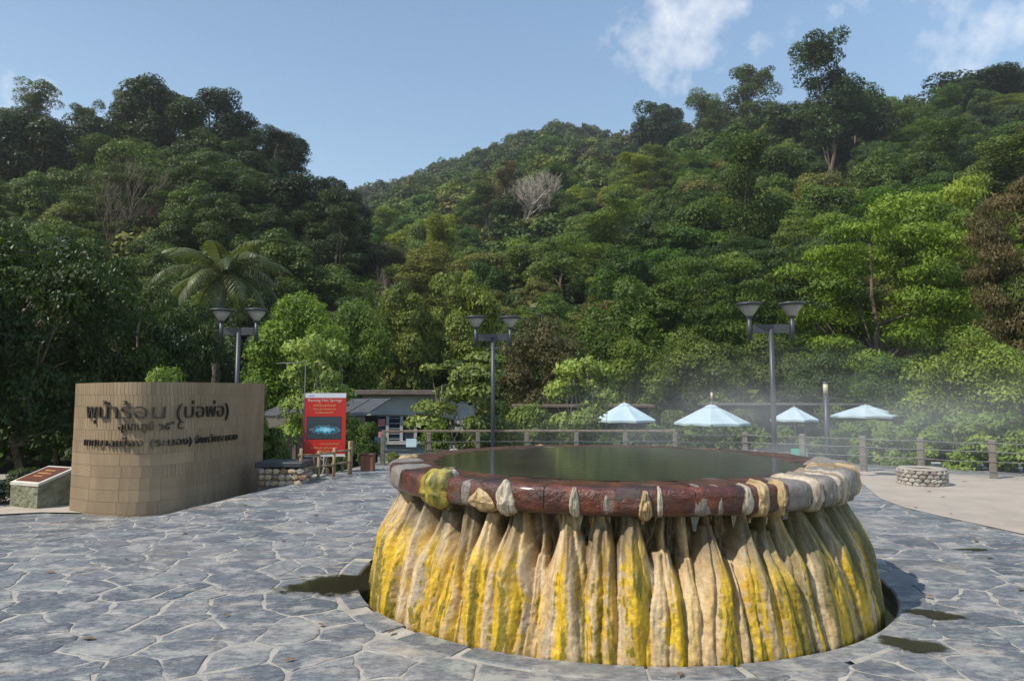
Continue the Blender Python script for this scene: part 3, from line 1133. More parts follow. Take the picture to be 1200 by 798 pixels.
    for (deg, hw, s0, thk, tone) in drips:
        na, ns = 26, 44
        A = np.linspace(-1, 1, na)
        Sx = np.linspace(0, 1, ns)
        AA, SS = np.meshgrid(A, Sx)
        half = R(hw) * (.30 + .70 * sstep(0, .4, SS)) * (1 - .8 * sstep(.72, 1, SS) ** 1.4) * (.70 + .6 * fbm(SS * 6 + deg, AA * .6 + 3, 81))
        s_ = s0 + SS * (1.03 + (abs(deg) * 7 % 10) * .014 - s0)
        rr_ = np.interp(s_, ln, mor) - .10 * np.clip(s_ - 1, 0, 1)
        zz_ = np.interp(s_, ln, moz) - 1.0 * np.clip(s_ - 1, 0, 1)
        dr = np.interp(s_ + .02, ln, mor) - np.interp(s_ - .02, ln, mor)
        dz = np.interp(s_ + .02, ln, moz) - np.interp(s_ - .02, ln, moz)
        l_ = np.hypot(dr, dz) + 1e-6
        nr_, nz_ = np.abs(-dz / l_), np.abs(dr / l_) * np.where(s_ > .8, -1, 1)
        edge = np.sqrt(np.clip(1 - AA ** 2, 0, 1)) * sstep(0, .14, SS) * (1 - sstep(.9, 1, SS) * .7)
        lump = .2 + 1.2 * fbm(AA * 2.6 + deg, SS * 9, 82, 3) + .5 * (fbm(AA * 7 + deg, SS * 18, 86, 2) - .5)
        fl = .75 + .5 * np.abs(np.sin(AA * 5 + deg))
        off = thk * 1.1 * np.clip(edge * (.35 + lump * .75), 0, 2) - .010
        r2, z2 = rr_ + nr_ * off, zz_ + nz_ * off
        an = toward + R(deg) + AA * half
        v = np.stack([r2 * np.cos(an), r2 * np.sin(an), z2], -1).reshape(-1, 3)
        k1 = fbm(AA * 3 + deg, SS * 5, 83, 4)
        c0 = np.array(tones[tone])
        cc = c0 * (.72 + .6 * k1)[..., None]
        if tone == 1:
            cc = mixc_(cc, np.broadcast_to(np.array([.50, .46, .38]), cc.shape), sstep(.5, .1, SS + .5 * (1 - AA) * .3))
            cc = mixc_(cc, np.broadcast_to(np.array([.05, .055, .01]), cc.shape), sstep(.52, .62, fbm(AA * 4, SS * 6, 84)) * .8)
        if tone in (0, 3):
            cc = mixc_(cc, np.broadcast_to(np.array([.13, .085, .045]), cc.shape), sstep(.46, .62, fbm(AA * 6 + deg, SS * 3, 85)) * .7)
        c4 = np.concatenate([np.clip(cc, 0, 1), np.ones(AA.shape + (1,))], -1).reshape(-1, 4)
        ii = np.arange(ns - 1)[:, None] * na + np.arange(na - 1)[None]
        f = np.stack([ii, ii + 1, ii + na + 1, ii + na], -1).reshape(-1, 4)[:, ::-1]
        link('mineral_crust', np_mesh('mineral_crust', v, f, mt, True, {'col': ('POINT', 'FLOAT_COLOR', c4)}), T)


build_spring()

# ================================================================ THE SIGN WALL
def text_mesh(body, size, extrude=.0, bevel=0.0, align='LEFT', offset=0.0):
    cu = bpy.data.curves.new('text', 'FONT')
    cu.body = body
    cu.size = size
    cu.extrude = extrude
    cu.bevel_depth = bevel
    cu.align_x = align
    cu.resolution_u = 3
    cu.offset = offset
    o = bpy.data.objects.new('text', cu)
    COL.objects.link(o)
    dg = bpy.context.evaluated_depsgraph_get()
    dg.update()
    me = bpy.data.meshes.new_from_object(o.evaluated_get(dg))
    bpy.data.objects.remove(o)
    bpy.data.curves.remove(cu)
    return me


def build_sign_wall():
    ctrl = [Vector(p) for p in ((-7.42, 11.62, 0), (-7.33, 11.50, 0), (-6.62, 11.10, 0), (-5.92, 11.02, 0), (-5.50, 11.42, 0), (-5.22, 12.45, 0), (-4.99, 13.8, 0), (-4.9, 14.5, 0))]
    pts = []
    for i in range(1, len(ctrl) - 2):
        p0, p1, p2, p3 = ctrl[i - 1:i + 3]
        for k in range(24):
            t = k / 24
            pts.append(.5 * ((2 * p1) + (p2 - p0) * t + (2 * p0 - 5 * p1 + 4 * p2 - p3) * t * t + (3 * p1 - p0 - 3 * p2 + p3) * t ** 3))
    pts.append(ctrl[-2])
    cum = [0]
    for a, b in zip(pts[:-1], pts[1:]):
        cum.append(cum[-1] + (b - a).length)
    Ltot = cum[-1]
    cumn = np.array(cum)
    px_, py_ = np.array([p.x for p in pts]), np.array([p.y for p in pts])

    def on(s, off=0.0):
        s = np.asarray(s, float)
        x, y = np.interp(s, cumn, px_), np.interp(s, cumn, py_)
        e = .02
        tx = np.interp(s + e, cumn, px_) - np.interp(s - e, cumn, px_)
        ty = np.interp(s + e, cumn, py_) - np.interp(s - e, cumn, py_)
        l = np.hypot(tx, ty) + 1e-9
        return x + ty / l * off, y - tx / l * off          # to the viewer's side

    org = Vector((-6.1, 11.4, 0))
    T = thing('sign_wall', 'curved tan tiled wall carrying dark raised foreign-script lettering', 'sign wall', org)
    z0 = -.45
    topz = lambda s: 1.82 + .045 * np.asarray(s) / Ltot
    grout = pmat('tile_grout', (.27, .215, .14), (.20, .155, .1), 4, .9, .3, 60)
    # core
    n = 80
    th = .34
    vs = []
    for k in range(n + 1):
        s = Ltot * k / n
        fx, fy = on(s, 0)
        bx, by = on(s, -th)
        for x, y, z in ((fx, fy, z0), (fx, fy, float(topz(s)) - .006), (bx, by, float(topz(s)) - .006), (bx, by, z0)):
            vs.append((x - org.x, y - org.y, z))
    fs = []
    for k in range(n):
        b = k * 4
        for e in range(3):
            fs.append((b + e, b + 4 + e, b + 5 + e, b + e + 1))
    fs += [(0, 1, 2, 3), tuple(n * 4 + e for e in (3, 2, 1, 0))]
    MB().add(vs, fs).link('wall_core', grout, T)
    # vertical tiles, course by course
    mt, N, L, bs = new_mat('tan_ceramic_tile')
    a = N.new('ShaderNodeAttribute')
    a.attribute_name = 'tint'
    c = ramp(N, L, a.outputs['Fac'], [(0, (.215, .155, .096)), (.5, (.248, .181, .113)), (1, (.29, .216, .137))])
    mx = N.new('ShaderNodeMixRGB')
    mx.blend_type = 'MULTIPLY'
    mx.inputs['Fac'].default_value = .8
    L.new(c, mx.inputs['Color1'])
    L.new(ramp(N, L, noise_node(N, L, 3, 6, .6, stretch=(1, 1, .35)).outputs['Fac'], [(.3, (.72, .70, .66)), (.7, (1.15, 1.13, 1.1))]), mx.inputs['Color2'])
    L.new(mx.outputs[0], bs.inputs['Base Color'])
    bs.inputs['Roughness'].default_value = .55
    bump(N, L, bs, noise_node(N, L, 25, 4).outputs['Fac'], .15, .006)
    rs = np.random.default_rng(5)
    vs, fs, tint = [], [], []
    courses = 12
    ch = (1.82 - z0) / courses
    for r in range(courses):
        zb, zt = z0 + r * ch, z0 + (r + 1) * ch
        w = .068
        s = rs.uniform(-w, 0)
        ct = rs.uniform(.35, .65)
        while s < Ltot:
            # the lower left of the wall has long plain panels
            ww = w
            if r < 6 and s < Ltot * (.40 + .03 * (r % 2)):
                ww = .62
            sa, sb = max(s, 0), min(s + ww, Ltot)
            if sb - sa > .01:
                p = rs.uniform(.005, .007)
                g = .0028
                zlo, zhi = zb + g, (zt - g if r < courses - 1 else float(topz(sa)) - .001)
                m = 1 if ww < .1 else 4
                if m > 1:       # a long panel is a tile of its own
                    keep_ = (vs, fs, tint)
                    vs, fs, tint = [], [], []
                b0 = len(vs)
                for k in range(m + 1):
                    sk = sa + g + (sb - sa - 2 * g) * k / m
                    x, y = on(sk, p)
                    xi, yi = on(sk, -.005)
                    x, y, xi, yi = float(x) - org.x, float(y) - org.y, float(xi) - org.x, float(yi) - org.y
                    vs += [(xi, yi, zlo), (x, y, zlo), (x, y, zhi), (xi, yi, zhi)]
                for k in range(m):
                    b = b0 + k * 4
                    fs += [(b, b + 4, b + 5, b + 1), (b + 1, b + 5, b + 6, b + 2), (b + 2, b + 6, b + 7, b + 3)]
                fs += [(b0, b0 + 1, b0 + 2, b0 + 3), (b0 + m * 4 + 3, b0 + m * 4 + 2, b0 + m * 4 + 1, b0 + m * 4)]
                tint += [float(np.clip(ct + rs.normal(0, .15), 0, 1))] * (4 * (m + 1))
                if m > 1:
                    me = bpy.data.meshes.new('tile')
                    me.from_pydata(vs, [], fs)
                    x_ = me.attributes.new('tint', 'FLOAT', 'POINT')
                    x_.data.foreach_set('value', np.array(tint, np.float32))
                    me.materials.append(mt)
                    link('tile', me, T)
                    vs, fs, tint = keep_
            s += ww
    me = bpy.data.meshes.new('tile_cladding')
    me.from_pydata(vs, [], fs)
    x = me.attributes.new('tint', 'FLOAT', 'POINT')
    x.data.foreach_set('value', np.array(tint, np.float32))
    me.materials.append(mt)
    tag(link('tile_cladding', me, T), kind='stuff')
    # raised letters following the curve
    ml = pmat('dark_bronze_letters', (.035, .028, .024), (.02, .017, .015), 10, .45, .2, 60)

    def s_of(px):
        best, bs_ = 1e9, 0
        for k in range(400):
            s = Ltot * k / 399
            X, Y = on(s, .03)
            q = 600 + 800 * (X / Y) * (math.cos(PITCH) - .06 * math.sin(PITCH))
            if abs(q - px) < best:
                best, bs_ = abs(q - px), s
        return bs_

    for body, pa, pb, yb, hgt in (('พุน้ำร้อน (บ่อพ่อ)', 109, 272, 490, .345), ('อุณหภูมิ ๖๕° C', 146, 221, 503.5, .18), ('เทศบาลเมือง (ระนอง) จังหวัดระนอง', 108, 283, 521.5, .18)):
        me = text_mesh(body, 1.0, .0, 0.0, 'LEFT', -.012)
        co = np.zeros(len(me.vertices) * 3)
        me.vertices.foreach_get('co', co)
        co = co.reshape(-1, 3)
        polys = [tuple(p.vertices) for p in me.polygons]
        edges = {}
        for p in polys:
            for i in range(len(p)):
                e = (p[i], p[(i + 1) % len(p)])
                k = tuple(sorted(e))
                edges[k] = None if k in edges else e
        sa, sb = s_of(pa), s_of(pb)
        x0_, x1_ = co[:, 0].min(), co[:, 0].max()
        s = sa + (co[:, 0] - x0_) / (x1_ - x0_) * (sb - sa)
        xm, ym = on((sa + sb) / 2)
        zb = at(600, yb, float(ym)).z
        sc = hgt
        z = zb + co[:, 1] * sc
        fx, fy = on(s, .05)
        bx, by = on(s, .018)
        nv = len(co)
        v = [(fx[i] - org.x, fy[i] - org.y, z[i]) for i in range(nv)] + [(bx[i] - org.x, by[i] - org.y, z[i]) for i in range(nv)]
        f = [p for p in polys] + [tuple(i + nv for i in p[::-1]) for p in polys]
        for e in edges.values():
            if e:
                f.append((e[1], e[0], e[0] + nv, e[1] + nv))
        bpy.data.meshes.remove(me)
        MB().add(v, f).link('lettering', ml, T)


build_sign_wall()


# ================================================================ THE PLINTH BESIDE IT
def build_plinth():
    A, B, C_ = gpt(43, 598, -.3), gpt(11, 595, -.3), gpt(86, 592, -.3)
    A.z, B.z, C_.z = -.3, -.3, -.3
    D = B + (C_ - A)
    T = thing('stone_plinth', 'low mossy stone block with slanted brown plaque left of the sign wall', 'plinth', (A + D) / 2)
    o = T.location
    c = [A - o, B - o, D - o, C_ - o]
    hs = [.44, .44, .66, .66]
    mb = MB()
    vs, fs = [], []
    # body with a roughened face
    lo = [Vector((p.x, p.y, -.15)) for p in c]
    hi = [Vector((p.x, p.y, h - .04)) for p, h in zip(c, hs)]
    rs = random.Random(3)
    nseg = 14
    for i in range(4):
        a0, a1, b0, b1 = lo[i], lo[(i + 1) % 4], hi[i], hi[(i + 1) % 4]
        base = len(vs)
        nrm = (a1 - a0).cross(Vector((0, 0, 1))).normalized()
        for r in range(nseg + 1):
            for q in range(nseg + 1):
                t, w = q / nseg, r / nseg
                p = (a0.lerp(a1, t)).lerp(b0.lerp(b1, t), w)
                k = 0 if q in (0, nseg) else 1
                p = p - nrm * k * (rs.random() - .5) * .022
                vs.append(p)
        for r in range(nseg):
            for q in range(nseg):
                b = base + r * (nseg + 1) + q
                fs.append((b, b + 1, b + nseg + 2, b + nseg + 1))
    mb.add(vs, fs)
    mb.link('stone_body', pmat('mossy_stone', (.24, .235, .16), (.10, .105, .06), 5, .95, .9, 22, .02), T)
    cap = [Vector((p.x * 1.03, p.y * 1.03, h)) for p, h in zip(c, hs)]
    mb = MB()
    mb.add([p - Vector((0, 0, .045)) for p in cap] + cap, [(0, 1, 5, 4), (1, 2, 6, 5), (2, 3, 7, 6), (3, 0, 4, 7), (4, 5, 6, 7), (3, 2, 1, 0)])
    mb.link('pale_border', pmat('pale_stone', (.55, .52, .45), (.42, .4, .34), 5, .8, .2, 50), T)
    ctr = sum(cap, Vector()) / 4
    up = Vector((0, 0, .012))
    pl = [ctr + (p - ctr) * .82 + up for p in cap]
    mb = MB()
    mb.add([p - up * 1.3 for p in pl] + pl, [(0, 1, 5, 4), (1, 2, 6, 5), (2, 3, 7, 6), (3, 0, 4, 7), (4, 5, 6, 7)])
    mb.link('brown_plaque', pmat('brown_plaque', (.13, .042, .024), (.08, .028, .018), 6, .45, .1, 50), T)
    # three short rows of gilt lettering
    e1, e2 = (pl[0] - pl[1]), (pl[3] - pl[0])
    rr = random.Random(5)
    gilt = pmat('gilt_paint', (.5, .26, .1), None, 5, .5, 0)
    for row, (t0, t1) in enumerate(((.28, .70), (.2, .78), (.3, .66))):
        w = .70 - row * .2
        p0, p1 = pl[1] + e1 * t0 + e2 * w, pl[1] + e1 * t1 + e2 * w
        vs, fs = [], []
        n = 24
        for k in range(n + 1):
            p = p0.lerp(p1, k / n)
            hgt = rr.uniform(.03, .10)
            lift = Vector((0, 0, .004))
            vs += [p + lift + e2 * (.02 - hgt * .3), p + lift + e2 * (.03 + hgt * .5)]
        for k in range(n):
            fs.append((2 * k, 2 * k + 2, 2 * k + 3, 2 * k + 1))
        MB().add(vs, fs).link('gilt_line', gilt, T)


build_plinth()


# ================================================================ LAMPS
M_SHADE = None


def build_lamps():
    ms, N, L, bs = new_mat('frosted_lamp_shade')
    setin(bs, Roughness=.45)
    n = noise_node(N, L, 6, 4)
    L.new(ramp(N, L, n.outputs['Fac'], [(.3, (.30, .285, .25)), (.7, (.38, .365, .325))]), bs.inputs['Base Color'])
    bs.inputs['Transmission Weight'].default_value = .15

    def head(T, x, top):
        b = top
        MB().lathe([(.0, b - .28), (.045, b - .28), (.06, b - .255), (.075, b - .24), (.205, b - .055), (.0, b - .055)], 24, (x, 0, 0)).link('lamp_shade', ms, T)
        cap = MB()
        cap.lathe([(.205, b - .052), (.245, b - .045), (.255, b - .02), (.235, b - .004), (.13, b + .012), (.0, b + .02)], 28, (x, 0, 0))
        cap.lathe([(.05, b - .30), (.062, b - .275), (.066, b - .24), (.05, b - .235)], 16, (x, 0, 0))
        return cap

    def lamp(label, px, d, top_py, spc, rz, bottom=0.0):
        base = at(px, 500, d)
        top = at(px, top_py, d).z
        T = thing('street_lamp', label, 'street lamp', (base.x, d, bottom), rz, 'twin-headed lamps around the plaza')
        t = top - bottom
        hx = spc / 2
        MB().tube([(0, 0, 0), (0, 0, t - .50)], .048, 14).link('pole', M_METAL, T)
        b = MB()
        b.lathe([(.0, .06), (.12, .06), (.13, .045), (.13, 0)], 16)
        b.link('base_plate', M_METAL, T)
        MB().box((0, 0, t - .50), (spc - .1, .035, .17), 0, .006).link('crossbar', M_METAL, T)
        for sx in (-1, 1):
            MB().tube([(sx * hx, 0, t - .72), (sx * hx, 0, t - .28)], .042, 12).link('arm', M_METAL, T)
            head(T, sx * hx, t).link('lamp_cap', M_METAL, T)

    lamp('twin-headed dark lamp post behind the right side of the spring', 907, 13.0, 355, .80, R(-4))
    lamp('twin-headed dark lamp post straight behind the middle of the spring', 577.5, 16.2, 371, .82, R(3), -.1)
    lamp('twin-headed dark lamp post rising behind the tan sign wall', 276, 15.2, 362.5, .80, R(-2), -.3)


build_lamps()


# ================================================================ FENCES
def build_fence():
    zt = .74
    path = [Vector((-3.02, 16.15, 0)), Vector((0.0, 16.35, 0)), Vector((5.45, 16.4, 0)), Vector((9.32, 13.5, 0)), Vector((11.6, 11.8, 0)), Vector((14.4, 9.7, 0))]

    def by_px(px):
        for a, b in zip(path[:-1], path[1:]):
            k = (px - 600) / 800 * 1.0135
            den = (b.x - a.x) - k * (b.y - a.y)
            t = (k * a.y - a.x) / den
            if -1e-6 <= t <= 1:
                return a.lerp(b, t)
        return (path[0] if px < 600 else path[-1]).copy()
    T = thing('railing_fence', 'low fence of concrete posts and thin steel rails behind the spring', 'fence', (4, 16, 0))
    o = T.location
    pxs = [450, 505, 561, 617, 674, 730, 787, 867, 933, 1002, 1068, 1150, 1236, 1330]
    P = [by_px(p) for p in pxs]
    mc = pmat('post_concrete', (.19, .16, .13), (.11, .095, .08), 6, .9, .5, 40, .008)
    for i, p in enumerate(P):
        d = (P[min(i + 1, len(P) - 1)] - P[max(i - 1, 0)])
        rz = math.atan2(d.y, d.x)
        mb = MB()
        w = .125 if i > 6 else .10
        mb.box((0, 0, .27), (w, w, .98), rz, .012)
        mb.link('post', mc, T, p - o)
    # a broad top rail on the left half, three thin steel rails below it; four thin rails on the right
    for i, (a, b) in enumerate(zip(P[:-1], P[1:])):
        rz = math.atan2(b.y - a.y, b.x - a.x)
        m = (a + b) / 2 - o
        ln = (b - a).length
        if i < 6:
            MB().box((0, 0, 0), (ln + .06, .07, .05), rz, .008).link('top_rail', M_WOODGREY, T, m + Vector((0, 0, .79)))
        side = Vector((math.sin(rz), -math.cos(rz), 0)) * (.07 if i > 5 else .058)
        for z in ((.55, .36, .16) if i < 6 else (.70, .53, .34, .15)):
            s_ = -.010 * (1 + (i * 7 + int(z * 100)) % 3)
            MB().tube([a - o + side + Vector((0, 0, z)), m + side + Vector((0, 0, z + s_ * .6)), b - o + side + Vector((0, 0, z))], .0085, 6, False).link('rail', M_STEEL, T)


build_fence()


def build_wood_rail():
    M = pmat('old_bamboo', (.30, .22, .12), (.16, .11, .06), 9, .7, .3, 30, stretch=(1, 1, .1))
    spots = [(352, 13.0, 558), (373, 13.4, 556), (391, 13.8, 553), (410, 14.2, 549)]
    P = [at(px, py, d) for px, d, py in spots]
    T = thing('wooden_rail_fence', 'small brown stick rail fence at the foot of the red poster', 'fence', P[1])
    o = T.location
    for i, p in enumerate(P):
        h = (.52, .46, .48, .56)[i]
        mb = MB()
        mb.tube([p - o + Vector((0, 0, -.3)), p - o + Vector((.005, 0, h))], .032 if i < 3 else .05, 8)
        mb.link('post', M, T)
    for z in (.40, .16):
        for a, b in zip(P[:-1], P[1:]):
            mb = MB()
            mb.tube([a - o + Vector((-.03, -.05, z)), b - o + Vector((.03, -.05, z - .02))], .02, 7)
            mb.link('rail', M, T)


build_wood_rail()


# ================================================================ STONE PLANTER, STONE WELL
def stone_mesh(rs, sx, sy, sz):
    mb = MB()
    mb.lathe([(0, -.5), (.34, -.46), (.5, -.2), (.5, .2), (.34, .46), (0, .5)], 7, smooth=True)
    out_ = []
    for x, y, z in mb.v:
        out_.append(((x + rs.normal(0, .05)) * sx, (z + rs.normal(0, .04)) * sy, (y + rs.normal(0, .05)) * sz))
    me = bpy.data.meshes.new('stone')
    me.from_pydata(out_, [], mb.f)
    return me


def build_planter():
    base = gpt(335, 570, -.05)
    rs = np.random.default_rng(9)
    T = thing('stone_planter', 'low planter of tan rubble stones under a dark slab beside the sign wall', 'planter', base)
    w, d, h = .78, .62, .34
    MB().box((-.13, .3, h / 2 - .1), (w, d, h + .15), 0, .01).link('planter_core', pmat('rubble_mortar', (.20, .16, .12), (.12, .1, .08), 8, .95, .5, 40), T)
    MB().box((-.13, .3, h + .055), (w + .1, d + .1, .095), 0, .015).link('dark_slab', pmat('dark_slab', (.04, .042, .05), (.028, .03, .035), 5, .5, .2, 40), T)
    cols = [pmat('rubble_' + n, c, None, 14, .85, .4, 40) for n, c in (('tan', (.44, .32, .20)), ('buff', (.50, .40, .28)), ('brown', (.27, .17, .10)), ('grey', (.34, .30, .25)))]
    for side in range(2):
        L_ = w if side == 0 else d
        z = .03
        while z < h - .02:
            rh = rs.uniform(.085, .12)
            s = rs.uniform(0, .04)
            while s < L_:
                rw = rs.uniform(.09, .16)
                me = stone_mesh(rs, rw * 1.04, .09, rh)
                me.materials.append(cols[rs.integers(4)])
                o = link('stone', me, T)
                if side == 0:
                    o.location = (-.13 - w / 2 + s + rw / 2, -.01, z + rh / 2 - .03)
                else:
                    o.location = (-.13 + w / 2, s + rw / 2, z + rh / 2 - .03)
                    o.rotation_euler = (0, 0, R(90))
                s += rw
            z += rh
    return T


build_planter()


def build_well():
    c = gpt(1093, 571)
    c = Vector((c.x + .04, c.y + .36, 0))
    rs = np.random.default_rng(19)
    T = thing('stone_well', 'low round grey rubble stone well ring on the sand by the fence', 'well', c)
    r, h = .37, .29
    MB().lathe([(r - .13, -.05), (r - .13, h - .01), (r - .01, h - .01), (r - .01, -.05)], 40).link('well_core', pmat('well_mortar', (.25, .22, .18), (.17, .15, .12), 8, .95, .5, 40), T)
    cols = [pmat('well_stone_' + n, cc, None, 14, .85, .4, 40) for n, cc in (('grey', (.30, .27, .23)), ('pale', (.40, .36, .30)), ('brown', (.24, .19, .15)))]
    for k in range(4):
        n = 21
        for q in range(n):
            a = 2 * PI * (q + (k % 2) * .5 + rs.uniform(-.1, .1)) / n
            me = stone_mesh(rs, 2 * PI * r / n * 1.02, .09, .078)
            me.materials.append(cols[rs.integers(3)])
            o = link('stone', me, T)
            o.location = (r * math.cos(a), r * math.sin(a), .035 + k * .070)
            o.rotation_euler = (0, 0, a + PI / 2)
    MB().lathe([(r - .145, h - .005), (r - .14, h + .022), (r + .02, h + .022), (r + .03, h - .005)], 40).link('rim', pmat('well_rim', (.33, .29, .24), (.25, .22, .18), 8, .9, .4, 40), T)
    MB().lathe([(r - .131, .1), (.001, .1)], 32).link('gravel_fill', pmat('gravel_fill', (.2, .18, .15), (.12, .11, .09), 20, .95, .5, 60), T)


build_well()


# ================================================================ RED POSTER
def build_poster():
    d = 14.6
    tl, br = at(357, 460.5, d), at(404, 535, d)
    w, h = br.x - tl.x, tl.z - br.z
    T = thing('poster_board', 'tall red poster board with a photograph of blue water and white header', 'poster board', ((tl.x + br.x) / 2, d, br.z - .4), R(4))
    z0 = .4
    mt = lambda n, c, r=.4: pmat(n, c, tuple(x * .9 for x in c), 3, r, 0)
    M_red = mt('poster_red', (.50, .018, .014))
    MB().box((0, 0, z0 + h / 2), (w, .03, h), 0).link('board', M_red, T)
    for sx in (-1, 1):
        MB().box((sx * (w / 2 - .06), .03, z0 / 2 + .2), (.045, .03, z0 + .9), 0).link('leg', M_METAL, T)
    fy = -.0165
    MB().box((0, fy, z0 + h - .052), (w, .003, .10), 0).link('header_strip', mt('poster_white', (.62, .64, .68)), T)
    MB().box((0, fy, z0 + .028), (w, .003, .054), 0).link('footer_strip', mt('poster_white_foot', (.6, .58, .56)), T)
    # the printed photograph
    m, N, L, bs = new_mat('poster_photograph')
    tcx = N.new('ShaderNodeTexCoord')
    gr = N.new('ShaderNodeVectorMath')
    gr.operation = 'DISTANCE'
    mp = N.new('ShaderNodeMapping')
    mp.inputs['Location'].default_value = (-.03, 0, .12)
    mp.inputs['Scale'].default_value = (1, 1, 3.2)
    L.new(tcx.outputs['Object'], mp.inputs['Vector'])
    L.new(mp.outputs[0], gr.inputs[0])
    gr.inputs[1].default_value = (0, 0, 0)
    nz = noise_node(N, L, 11, 6, .7)
    ad = N.new('ShaderNodeMath')
    ad.operation = 'MULTIPLY_ADD'
    L.new(nz.outputs['Fac'], ad.inputs[0])
    ad.inputs[1].default_value = .5
    L.new(gr.outputs['Value'], ad.inputs[2])
    L.new(ramp(N, L, ad.outputs[0], [(.32, (.30, .62, .75)), (.42, (.06, .36, .55)), (.46, (.02, .06, .10)), (.55, (.10, .16, .18)), (.58, (.012, .02, .035)), (.7, (.03, .05, .06))]), bs.inputs['Base Color'])
    bs.inputs['Roughness'].default_value = .4
    pw, ph = w * .79, h * .335
    MB().box((0, 0, 0), (pw, .004, ph), 0).link('printed_photograph', m, T, Vector((-.01, fy - .001, z0 + h * .45)))
    MB().box((0, 0, 0), (pw + .03, .003, ph + .03), 0).link('photograph_border', mt('poster_black', (.03, .02, .03)), T, Vector((-.01, fy + .0005, z0 + h * .45)))
    white, yell = mt('print_pale', (.62, .50, .45)), mt('print_yellow', (.6, .42, .15))
    for body, size, x, zf, m_, al in (('Ranong Hot Springs', .088, 0, .875, white, 'CENTER'), ('บ่อน้ำร้อนธรรมชาติ', .062, -.01, .80, yell, 'CENTER'), ('รักษะวาริน จังหวัดระนอง', .050, 0, .745, yell, 'CENTER'),
                                      ('น้ำแร่ร้อนธรรมชาติ', .052, -.01, .69, yell, 'CENTER'), ('เทศบาลเมืองระนอง', .05, .12, .20, yell, 'CENTER'), ('ยินดีต้อนรับ สู่เมืองระนอง', .055, 0, .135, yell, 'CENTER'),
                                      ('WELCOME', .05, .0, .085, yell, 'CENTER'), ('ระนอง', .045, -.33, .957, mt('print_navy', (.04, .06, .2)), 'LEFT')):
        me = text_mesh(body, size, 0, 0, al)
        me.materials.append(m_)
        o = link('printed_line', me, T, Vector((x, fy - .0035, z0 + h * zf - .015)))
        o.rotation_euler = (R(90), 0, 0)


build_poster()


# ================================================================ SMALL THINGS BY THE GATE
def build_small():
    # thin pole with a short arm
    b = at(355, 556, 13.7)
    T = thing('thin_pole', 'very thin dark pole with a short side arm left of the red poster', 'pole', b)
    top = at(355, 424, 13.7).z - b.z
    MB().tube([(0, 0, -.2), (0, 0, top)], .011, 8).link('pole', M_METAL, T)
    MB().tube([(0.02, 0, top - .02), (-.58, 0, top - .03)], .012, 6).link('arm', M_STEEL, T)
    # brown bin
    p = at(431, 553, 15.0)
    T = thing('litter_bin', 'small square brown litter bin at the end of the plaza path', 'bin', p)
    mb = pmat('bin_terracotta', (.24, .095, .05), (.16, .06, .035), 6, .7, .3, 40)
    MB().box((0, 0, .16), (.27, .25, .42), 0, .01).link('bin_body', mb, T)
    MB().box((0, 0, .385), (.31, .29, .04), 0, .01).link('bin_lid', pmat('bin_lid', (.12, .05, .03), None, 6, .6, .2, 40), T)
    # two small notice boards
    for px, py, dd, ww, hh, col, lab in ((482, 519, 16.05, .24, .19, (.50, .66, .70), 'small pale blue notice board fixed to the fence'),
                                         (446, 521, 18.5, .34, .40, (.22, .36, .36), 'dull teal notice panel standing before the grey house')):
        c = at(px, py, dd)
        T = thing('notice_board', lab, 'notice board', (c.x, c.y, c.z - .6))
        MB().box((0, 0, .6), (ww, .02, hh), 0, .003).link('panel', pmat('notice_paint', col, None, 4, .5, 0), T)
        MB().box((0, .02, .22), (.03, .02, .9), 0).link('leg', M_METAL, T)
    # white flat basin on the fence side
    for px, py, dd, lab in ((576, 528.5, 15.6, 'white oval tray lying on a post stub behind the spring'),):
        c = at(px, py, dd)
        T = thing('white_tray', lab, 'tray', c)
        MB().lathe([(.0, 0), (.13, 0), (.17, .03), (.16, .032), (.12, .012), (0, .012)], 20).link('dish', pmat('white_enamel', (.75, .74, .7), None, 3, .4, 0), T)
        MB().tube([(0, 0, -.75), (0, 0, 0)], .035, 8).link('foot', M_CONC, T)
    # green plastic chairs beyond the fence
    mg = pmat('green_plastic', (.05, .42, .30), (.04, .34, .25), 3, .4, 0)
    for px, rz, lab in ((845, 25, 'turquoise plastic chair beyond the fence, under the second parasol from left'), (936, -20, 'turquoise plastic chair beyond the fence, right of the tall lamp post')):
        c = at(px, 500, 18.4)
        zb = float(terrain(c.x, 18.4))
        T = thing('plastic_chair', lab, 'chair', (c.x, 18.4, zb), R(rz), 'plastic chairs in the lower garden')
        MB().box((0, 0, .43), (.42, .42, .03), 0, .01).link('seat', mg, T)
        MB().box((0, .2, .68), (.42, .03, .42), 0, .01).link('backrest', mg, T)
        for sx in (-1, 1):
            MB().box((sx * .2, 0, .62), (.035, .4, .03), 0, .008).link('armrest', mg, T)
            for sy in (-1, 1):
                MB().tube([(sx * .2, sy * .2, 0), (sx * .18, sy * .18, .43)], .018, 6).link('leg', mg, T)
    # bollard lights
    for px, top, dd, w, lab in ((967, 447, 17.5, .13, 'slim dark bollard light with a pale top between the right parasols'), (834, 458, 25.2, .10, 'slim pale post standing behind the second parasol from left')):
        c = at(px, top, dd)
        zb = float(terrain(c.x, dd))
        h = c.z - zb
        T = thing('bollard_light', lab, 'light', (c.x, dd, zb))
        MB().tube([(0, 0, 0), (0, 0, h - .34)], w / 2, 12).link('post', M_METAL, T)
        MB().lathe([(0, h - .34), (w * .45, h - .34), (w * .45, h - .05), (0, h - .05)], 14).link('lamp_glass', pmat('bollard_glass', (.55, .5, .38), None, 3, .4, 0), T)
        MB().lathe([(w * .55, h - .05), (w * .55, h - .01), (0, h)], 14).link('lamp_cap', M_METAL, T)


build_small()


